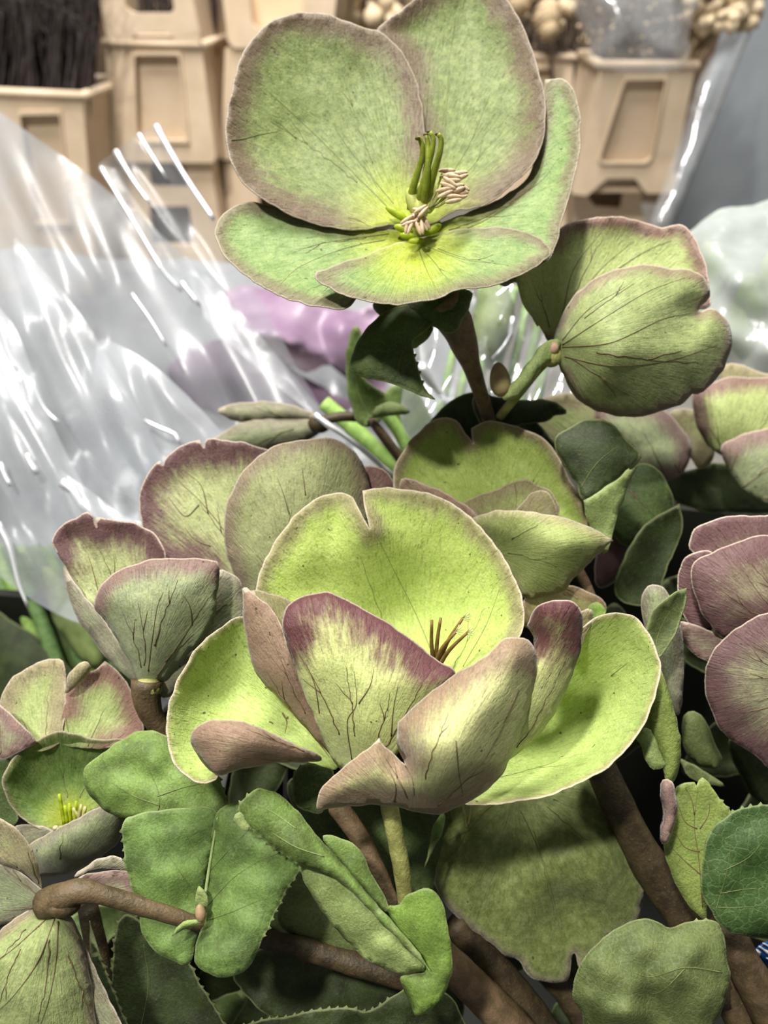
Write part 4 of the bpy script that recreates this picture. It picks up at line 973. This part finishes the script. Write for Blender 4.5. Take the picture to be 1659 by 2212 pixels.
# J: flowers at back right
J = Plant('mauve and green flower at far right, behind the side-on flower', 25, (1560, 1090))
J.sepal(S_RIGHT, '1493,862,.0 1510,838,0 1560,818,-.1 1620,815,0 1720,830,0 1720,1010,.1b 1560,985,0b 1512,935,0', bulge=-.5, auto=3, vm=VEIN_D)
J.sepal(S_GREY, '1558,972,-.3 1580,948,-.4 1640,930,-.5 1720,925,-.5 1720,1090,-.4b 1620,1070,-.3b 1575,1020,-.2b', bulge=-.3, auto=3, vm=VEIN_D)
J.sepal(S_PALE, '1548,802,.6 1580,785,.6 1640,800,.6 1720,835,.7 1600,860,.6', auto=0)
J2 = Plant('mauve green flower half hidden under the side-on flower', 25.5, (1460, 1100))
J2.sepal(S_GREY, '1300,872,.2 1285,900,0 1297,960,0 1360,1020,0 1440,1040,.1b 1480,1015,.2 1492,960,.3 1460,910,.3 1420,880,.3', bulge=-.5, auto=3, vm=VEIN_D)
J2.sepal(S_PALE, '1480,880,.5 1445,895,.5 1475,950,.4 1505,1010,.4 1545,985,.4 1530,900,.5', auto=2)
J2.sepal(S_PALE, '1140,935,.3 1150,885,.4 1200,850,.4 1290,862,.4 1300,905,.2 1240,965,.2 1180,965,.2', auto=1)
J2.leaf(LEAFDD, '1380,1030 1480,1020 1560,1000 1659,1060 1700,1100 1600,1110 1500,1100', D=1)

# K: side-on small flower at back left
K = Plant('small olive flower lying sideways before the mauve paper', 26, (690, 910))
K.sepal(S_GREY2, '470,888,0 500,872,0 560,867,0 640,877,0 695,905,0 620,908,-.1 520,912,-.1', bulge=-.2, auto=1)
K.sepal(S_GREY2, '440,978,.1 480,935,0 530,912,-.2 600,905,-.2 692,912,0 665,955,0 560,975,0', bulge=-.3, auto=1)
K.stem(STEM_D, '680,915 735,900 800,905,-.1 815,915,-.1', 11, 10)
K.ball('receptacle', STEM_D, 690, 916, 26, 20, -.1)
K2 = Plant('small upright green leaf pair on pinkish stem behind the top flower stem', 25, (830, 960), 'leaves', 'hellebore_shoot')
K2.leaf(LEAF, '748,800 752,740 765,703 776,708 782,740 772,800 800,830 828,850 832,880 820,910 790,922 762,890', bulge=.2, base=(800, 910), lines=['800,905 775,850 765,780 768,720'])
K2.leaf(LEAFU, '800,905,-.2 815,880,-.2 850,868,-.2 885,890,-.2 860,895,-.2 830,898,-.2', name='leaf')
K2.stem(STEM_P, '800,905 830,945 872,1000', 10, 12)
K3 = Plant('pair of light green stems slanting down behind the rear lime flower', 29, (890, 1060), 'stems', 'cut_stems')
K3.stem(STEM_L, '700,870 790,950 890,1050', 17, 20)
K3.stem(STEM_L, '820,880 860,930 900,1010', 14, 16, D=-.5)
K3.leaf(LEAF, '830,850 880,830 930,900 920,990 860,960 840,900', D=.5)

# L: broad drooping sepal below the cup
Lf = Plant('broad drooping sepal, darkened to a shaded olive, hanging beneath the central cup', 19.0, (1120, 1690))
Lf.sepal(S_DROOP, '928,1850,.1 935,1790,.2 960,1730,.4b 1100,1695,.5b 1250,1670,.5b 1330,1750,.3b 1370,1850,.1 1392,1925,0 1378,1985,-.1 1330,2020,-.2 1275,2070,-.3 1255,2105,-.3c 1240,2060,-.3 1232,2100,-.3c 1225,2118,-.35 1195,2124,-.35 1165,2118,-.35 1145,2110,-.3 1120,2075,-.3 1090,2066,-.3 1060,2035,-.3 1010,2003,-.2 960,1950,-.1 935,1895,0',
         bulge=-.3, ctrl='1100,1850,.0 1180,1900,-.6 1060,1820,-.5 1230,1950,-.1 1290,1900,-.6', auto=3, lines=['1125,1750 1170,1850 1200,1960 1215,2040'])
Lf.stem(STEM_P, '720,1730,.3 765,1790,.2 800,1850,.1 850,1960,-.1', 23, 18, D=-2.0)
Lf.leaf(LEAF2, '955,1750,-.2 932,1800,-.2 925,1840,-.2 915,1880,-.2t 935,1840,-.2 960,1780,-.2', name='bract', D=-1.4)

# ---------------------------------------------------------------- leaves and shoots in front
M1 = Plant('mid-green serrated leaf at left under the curled lip of the cup', 16.6, (335, 1790), 'leaf', 'hellebore_leaf', 'leaves in the bunch')
M1.leaf(LEAF, '178,1668,.25 230,1622,.25 300,1580,.35 360,1590,.35 430,1640,.2 468,1668,.1t 480,1700,.05t 492,1745,0 480,1782,0c 455,1803,0 390,1790,-.05 355,1795,-.3 330,1798,-.35 306,1786,-.35 298,1768,-.2 250,1762,0 205,1732,.1', bulge=-.3, teeth=5, wob=.09, wl=55, lines=['330,1780 345,1730 330,1680 300,1620', '340,1720 400,1700 450,1690', '345,1740 290,1720 240,1690'], base=(330, 1795), vm=VEIN_G, rad=1.3)
M2 = Plant('large heart-shaped leaf at lower left with a tiny bud on it', 15.7, (435, 1990), 'leaf', 'hellebore_leaf', 'leaves in the bunch')
M2.leaf(LEAF2, '266,1775,0t 268,1840,0t 278,1900,0t 292,1945,0 302,1975,-.02 310,2020,-.1 345,2062,-.2 405,2083,-.2 425,2030,-.0 436,1965,.15 452,1860,.25 470,1755,.35 400,1745,.3 300,1758,.15', bulge=-.15, teeth=5, wob=.08, wl=60, base=(435, 1985), name='leaf_half', lines=['440,1960 400,1900 350,1830 320,1800', '430,1990 380,1960 320,1940', '447,1890 420,1840 400,1800'], vm=VEIN_G, rad=1.2)
M2.leaf(LEAF2, '470,1755,.35 454,1860,.24 438,1965,.12 440,2000,0 422,2045,-.3 425,2085,-.5 460,2108,-.6 500,2112,-.62 535,2092,-.6 565,2035,-.5t 600,1965,-.35t 630,1905,-.2t 652,1868,-.1 640,1830,.05 590,1780,.2 540,1735,.3', bulge=-.2, teeth=5, wob=.08, wl=60, base=(435, 1985), name='leaf_half', lines=['445,1960 500,1900 560,1860 610,1840', '440,1990 500,1970 570,1940', '445,1995 470,2040 490,2090', '455,1880 500,1830 540,1790'], vm=VEIN_G, rad=1.2)
M2.stem(VEIN_L, '470,1765,.33 453,1868,.22 440,1960,.1', 2, 4.5, name='midrib', bump=0, D=-.02)
M2.leaf(LEAFU, '420,1955,-.1 424,1925,-.2 430,1915,-.2 446,1935,-.2 448,1960,-.15 435,1968,-.1', name='bract')
M2.leaf(LEAFY, '434,1985,-.25 405,1988,-.3 380,2005,-.35 372,2024,-.35c 395,2012,-.3 420,2002,-.3 438,1995,-.25', name='bract', D=-.1)
M2.ball('bud', plain_mat('brown_bud', (158, 130, 100), (130, 106, 78), .5, 500.0), 433, 1972, 13, 19, -.35, rot=10, taper=.2)
M3 = Plant('folded bright leaf in lower middle with pale underside showing', 15.2, (900, 2080), 'leaf', 'hellebore_leaf', 'leaves in the bunch')
M3.leaf(LEAFY, '835,1962,.1 862,1952,0 882,1930,-.2 925,1920,-.3 955,1948,-.3 975,2050,-.3 970,2125,-.3 932,2183,-.3 897,2193,-.2c 872,2140,-.1 865,2108,-.1 920,2096,-.15b 870,2030,0b', bulge=-.15, base=(890, 1960), teeth=0, name='leaf_lobe', label='bright rounded lobe')
M3.leaf(LEAFU, '646,1866,0 700,1876,-.05 760,1920,-.12 840,2005,-.22 918,2090,-.22 890,2100,-.15 865,2104,-.1 800,2078,0 760,2045,.1 692,1966,.1 665,1920,.1', bulge=-.1, name='leaf_lobe', label='pale underside of the folded leaf', wob=.06, wl=50)
M3.leaf(LEAF, '545,1708,0 572,1704,0 605,1715,0 650,1762,0 720,1845,-.1 800,1935,-.2 870,2015,-.3 930,2098,-.35 850,2022,-.3 775,1945,-.27 715,1893,-.25 655,1872,-.25t 592,1832,-.2t 548,1795,-.1t 520,1765,0t 516,1738,0t', bulge=-.22, teeth=6, wob=.06, base=(900, 2080), lines=['640,1790 590,1755 550,1735', '700,1850 640,1830 590,1800'], vm=VEIN_L, rad=1.2, name='leaf_lobe', label='serrated upper side')
M3.leaf(LEAF, '695,1805,.5 770,1825,.55 800,1880,.5 842,1965,.4 805,1955,.4 750,1890,.4', name='leaf_lobe', label='smooth green inner lobe')
M3.leaf(LEAFU, '502,1770,-.1 518,1755,-.1 530,1768,-.1 545,1790,-.1 530,1795,-.1', name='leaf_tip')
def leafy(label, D, foot, *args, **kw):
    p = Plant(label, D, foot, 'leaf', 'hellebore_leaf', 'leaves in the bunch')
    mat = args[0]
    kw.setdefault('name', 'blade'); p.leaf(mat, *args[1:], **kw)
    return p
leafy('dark serrated leaf below the large heart-shaped leaf, at the bottom edge', 17.2, (300, 2240), LEAFDD, '258,1985,.2 300,1990,.2 380,2050,.2t 430,2120,.1t 490,2270,0 235,2270,0 240,2110,.1t', teeth=5, wob=.07, lines=['300,2240 320,2130 310,2040'], vm=VEIN_G)  # darkest leaf green stands in for shade low in the bunch
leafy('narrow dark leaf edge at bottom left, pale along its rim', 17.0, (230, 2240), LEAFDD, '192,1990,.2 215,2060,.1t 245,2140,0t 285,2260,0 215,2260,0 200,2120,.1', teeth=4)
leafy('shaded broad leaf below the folded leaf at the bottom', 18.2, (700, 2200), LEAFDD, '505,2100,.2 560,2050,.2 650,2015,.3 800,2055,.2 872,2105,.1 870,2180,0 700,2225,0 580,2195,0 530,2150,.1', wob=.1, wl=50)  # shade of this deep leaf is in its dark colour
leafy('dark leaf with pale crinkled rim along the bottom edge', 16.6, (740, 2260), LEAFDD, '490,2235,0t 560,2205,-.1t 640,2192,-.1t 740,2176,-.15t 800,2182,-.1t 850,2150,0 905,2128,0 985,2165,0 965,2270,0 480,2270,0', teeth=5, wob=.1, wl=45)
leafy('olive crumpled leaf in the lower right with holed pale rim', 16.0, (1560, 2120), LEAFG, '1245,2105,-.3 1262,2070,-.3 1310,2020,-.2 1380,1985,0 1420,1990,.0 1448,2003,-.05 1490,1988,0t 1545,1990,0 1562,2012,0 1572,2060,-.2 1576,2130,-.3 1550,2200,-.3 1500,2260,-.2 1290,2260,0 1255,2190,-.1 1236,2150,-.2', bulge=-.35, wob=.12, wl=60, teeth=4, ctrl='1400,2150,-.1 1350,2180,-.5 1450,2090,-.45', lines=['1560,2100 1480,2090 1400,2110 1330,2080', '1480,2092 1430,2140 1380,2150'], vm=VEIN_G)
leafy('pale yellow-green leaf with branching dark veins at right', 17.4, (1522, 1990), LEAFV, '1434,1830,.1 1442,1760,.1 1464,1702,.1 1500,1690,.1c 1505,1698,.1c 1518,1680,.1 1550,1720,.1t 1586,1772,.05t 1560,1830,0 1535,1900,-.1 1524,1988,-.1c 1480,1945,0 1450,1890,.05', teeth=4, lines=['1518,1960 1510,1860 1500,1780 1508,1700', '1506,1790 1480,1775 1466,1740', '1500,1760 1495,1730 1480,1700', '1512,1790 1530,1760 1534,1730', '1512,1840 1480,1830 1460,1800', '1515,1890 1480,1860 1450,1830'], vm=VEIN_D, rad=1.6)
leafy('dark green net-veined serrated leaf at the right edge', 16.6, (1540, 1990), LEAFN, '1518,1860,.1 1532,1800,.1 1570,1765,.1t 1600,1750,.1t 1659,1740,.1t 1740,1780,.1 1740,2000,0 1600,2022,-.1 1545,1985,-.1 1515,1915,.05', teeth=5, bulge=-.2, wob=.08, lines=['1545,1970 1570,1880 1580,1800', '1555,1930 1620,1920 1670,1925', '1565,1880 1620,1850 1660,1800', '1550,1960 1600,1960 1660,1955'], vm=VEIN_G, rad=.9, base=(1545, 1985))
M10 = Plant('dark blue-green folded leaf right of the rear lime flower', 19.2, (1270, 1150), 'leaf', 'hellebore_leaf', 'leaves in the bunch')
M10.leaf(LEAFDD, '1195,955,.2 1225,925,.2 1280,903,.2 1320,915,.1 1350,945,.0 1388,985,-.1c 1340,1030,-.1 1264,1082,-.1 1240,1040,.1 1215,1000,.2', bulge=-.2, base=(1240, 1080), lines=['1250,1060 1290,1000 1340,960'], vm=VEIN_G)
M10.leaf(LEAFU, '1388,985,-.1c 1340,1030,-.12 1300,1057,-.12 1262,1082,-.1c 1268,1120,.1 1290,1170,.2 1312,1192,.2 1345,1080,.1', name='leaf_underside')
leafy('small upright pointed leaf between the cup and the mauve flower', 17.0, (1415, 1420), LEAFG, '1402,1412,0 1395,1362,0 1412,1320,-.05 1450,1287,-.1 1484,1270,-.1c 1478,1312,0 1452,1380,.05 1425,1422,0', bulge=.15, lines=['1412,1410 1430,1350 1470,1285'], vm=VEIN_G)
M12 = Plant('withered twisted pale bract hanging right of the cup', 16.8, (1440, 1480), 'leaf', 'hellebore_leaf', 'leaves in the bunch')
M12.leaf(LEAFV, '1420,1440,.1 1440,1480,0 1458,1540,-.1 1470,1600,-.1 1466,1660,-.1 1452,1692,-.1 1438,1690,-.1 1428,1640,0 1410,1600,.05 1402,1540,.1', bulge=-.15)
M12.leaf(LEAFU, '1372,1590,.1 1395,1570,.05 1420,1590,0 1432,1640,-.05 1438,1655,-.1 1412,1662,-.1 1392,1640,0 1388,1615,.05', bulge=-.1, name='withered_lobe')
M12.leaf(S_GREY, '1432,1685,-.1 1452,1688,-.15 1464,1730,-.15 1458,1780,-.1 1440,1822,-.05 1424,1812,0 1430,1760,0 1425,1710,-.05', bulge=-.2, name='withered_tip')
leafy('dim green sepal behind the dark folded leaf', 22, (1380, 1200), LEAFD, '1305,1105,.2 1350,1022,.2 1400,1000,.1 1440,1040,0 1456,1110,0 1420,1172,0 1350,1182,.1', bulge=-.3, lines=['1360,1060 1390,1090 1420,1120'], vm=VEIN_D)  # darker leaf colour stands in for the lime flower's shadow
leafy('long dim curling leaf right of the rear lime flower', 21, (1350, 1300), LEAFDD, '1330,1285,.1 1345,1215,0 1395,1135,-.1 1468,1088,-.1c 1472,1150,0 1440,1230,.1 1420,1290,.1 1380,1310,.1', bulge=.2)  # dimmed by its dark colour, as if in the flower's shadow
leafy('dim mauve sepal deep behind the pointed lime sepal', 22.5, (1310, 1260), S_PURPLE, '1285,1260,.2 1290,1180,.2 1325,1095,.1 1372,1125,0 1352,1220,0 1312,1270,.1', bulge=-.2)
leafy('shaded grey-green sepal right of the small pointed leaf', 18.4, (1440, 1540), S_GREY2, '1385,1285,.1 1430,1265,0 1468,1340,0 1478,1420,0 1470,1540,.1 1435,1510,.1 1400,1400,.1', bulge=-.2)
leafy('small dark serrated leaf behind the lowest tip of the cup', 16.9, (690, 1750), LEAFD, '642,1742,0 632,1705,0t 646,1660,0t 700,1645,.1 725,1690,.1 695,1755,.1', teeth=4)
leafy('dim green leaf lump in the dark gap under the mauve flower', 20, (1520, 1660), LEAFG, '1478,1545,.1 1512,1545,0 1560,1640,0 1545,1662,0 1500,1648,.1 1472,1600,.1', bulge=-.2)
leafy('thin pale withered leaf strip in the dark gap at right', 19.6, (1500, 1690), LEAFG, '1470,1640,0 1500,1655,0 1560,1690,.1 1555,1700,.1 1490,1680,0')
leafy('deep green leaf behind the two stems under the cup', 19, (850, 1900), LEAFD, '620,1690,.1 760,1680,.1 960,1720,0 960,1900,0 860,1990,.1 760,1960,.1 690,1850,.1', bulge=-.2)
leafy('olive shadowed leaf between the heart-shaped and folded leaves', 17.6, (700, 2060), LEAFG, '600,1990,0 650,1880,.1 720,1930,.1 800,2010,.1 880,2080,0 780,2080,0 690,2050,0', bulge=-.15)

# cut woody stems at the bottom
def woody(label, D, mat, spec, r0, r1):
    t = thing('woody_stem', tuple(pt(parse(spec)[-1][0], parse(spec)[-1][1], D)), label, 'stem', 'stems in the bunch')
    tube('stalk', t, mat, spec, D, r0, r1, 14, .05); return t
woody('thick brown stem slanting down right of the drooping sepal', 18.6, STEM_D, '1280,1620 1345,1760,.1 1410,1880,.2 1500,2020,.2 1560,2150,.3', 34, 44)
woody('thick reddish brown stem leaving the picture at bottom centre', 18, STEM_P, '920,2030 1000,2110 1070,2180 1180,2300', 34, 44)
woody('dark stem beside the reddish one at bottom centre', 19, STEM_D, '980,1990 1060,2080 1140,2180 1220,2300', 30, 40)
woody('brown stem in the lower right corner', 18.2, STEM_B, '1560,1990 1600,2070 1650,2160 1720,2290', 36, 46)
woody('second brown stem just left of the corner stem', 18.8, STEM_B, '1500,2010 1560,2110 1640,2280', 32, 42)
woody('thin dark stem crossing behind the large heart-shaped leaf', 17.4, STEM_D, '540,2020 640,2045 740,2075 900,2120', 20, 26)
woody('dark stem deep under the drooping sepal at right', 20, STEM_D, '1150,2060 1240,2160 1320,2300', 30, 36)
woody('dim stem between leaf and flower at lower left', 18.4, STEM_D, '190,1960 210,2060 240,2240', 22, 26)

# blue and white printed tag in the corner
TAGB = plain_mat('blue_print', (12, 74, 140), (10, 68, 130), .4, 90.0, 0, .02)
TAGW = plain_mat('white_print', (226, 228, 228), (214, 216, 216), .5, 90.0, 0, .02)
tg = thing('printed_tag', tuple(pt(1680, 2080, 19.2)), 'blue and white printed tag at the right edge, low', 'tag')
sheet('card', tg, TAGB, [Surf('1632,2054c 1638,2046 1660,2032c 1760,2090c 1740,2150c 1650,2082c', 19.3, grid=20, wob=0, edgewob=0)], .04)
for sp in ('1632,2054c 1634,2050 1644,2056c 1643,2062 1640,2065c', '1639,2047c 1643,2044 1690,2076c 1688,2082c', '1648,2040c 1652,2037 1700,2064c 1698,2070c', '1655,2071c 1658,2069 1680,2084c 1676,2090c'):
    sheet('letter', tg, TAGW, [Surf(sp, 19.27, grid=12, step=5, wob=0, edgewob=0)], .01)

# unseen depth of the bunch: filler leaves coloured dark in place of shade
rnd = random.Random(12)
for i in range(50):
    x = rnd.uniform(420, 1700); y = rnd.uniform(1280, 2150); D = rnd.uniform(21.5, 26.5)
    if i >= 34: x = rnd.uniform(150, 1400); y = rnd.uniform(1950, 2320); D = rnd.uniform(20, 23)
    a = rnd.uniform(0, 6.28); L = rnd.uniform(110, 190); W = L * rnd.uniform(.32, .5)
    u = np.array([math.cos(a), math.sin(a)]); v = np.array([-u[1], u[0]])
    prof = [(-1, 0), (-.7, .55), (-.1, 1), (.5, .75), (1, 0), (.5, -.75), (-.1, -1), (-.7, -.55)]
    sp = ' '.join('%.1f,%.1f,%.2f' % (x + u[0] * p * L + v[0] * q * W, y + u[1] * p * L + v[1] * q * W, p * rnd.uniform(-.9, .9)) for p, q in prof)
    leafy('filler leaf coloured dark for shade deep inside the bunch', D, (x - u[0] * L, y - u[1] * L), LEAFDD if i % 3 else LEAFD, sp, bulge=rnd.uniform(-.5, .5), grid=22)
# green stems seen through the film at the left edge
gs = Plant('green stems and leaves seen through clear film at the left edge', 34, (60, 1500), 'stems', 'wrapped_stems', 'wrapped stems')
for i in range(9):
    x = 20 + i * 28
    gs.stem(STEM_L if i % 2 else stem_mat((110, 140, 84), (84, 112, 60), 9), '%d,1180 %d,1330 %d,1560' % (x - 60, x + 10, x + 90), 15, 18, D=rnd.uniform(-1, 2))
gs.leaf(LEAFDD, '-40,1330 40,1350 140,1430 200,1560 -40,1600', bulge=-.5, D=-.5)
gs.leaf(LEAFD, '60,1290 130,1320 260,1400 300,1520 150,1480', bulge=-.5, D=.5)
gs.leaf(LEAFU, '90,1230 150,1260 230,1420 190,1440 120,1350', bulge=-.5, D=-1)
gr = Plant('green foliage inside the frosted sleeve at right', 44, (1600, 800), 'leaves', 'wrapped_foliage', 'wrapped stems')
for i in range(10):
    x, y = rnd.uniform(1500, 1720), rnd.uniform(540, 800)
    gr.leaf(LEAFU if i % 2 else LEAF, '%d,%d %d,%d %d,%d %d,%d' % (x, y - 70, x + 45, y, x + 5, y + 70, x - 35, y), D=rnd.uniform(0, 3), bulge=-.8, grid=20)
gm = Plant('green stems inside the clear film between stem and right flower', 32, (1060, 900), 'stems', 'wrapped_stems', 'wrapped stems')
for i in range(7):
    x = 960 + i * 34
    gm.stem(STEM_L, '%d,620 %d,760 %d,940' % (x + 50, x + 20, x - 20), 10, 10, D=rnd.uniform(0, 2))
gm.leaf(LEAFU, '1040,620 1100,630 1110,720 1060,800 1020,720', bulge=-.6)
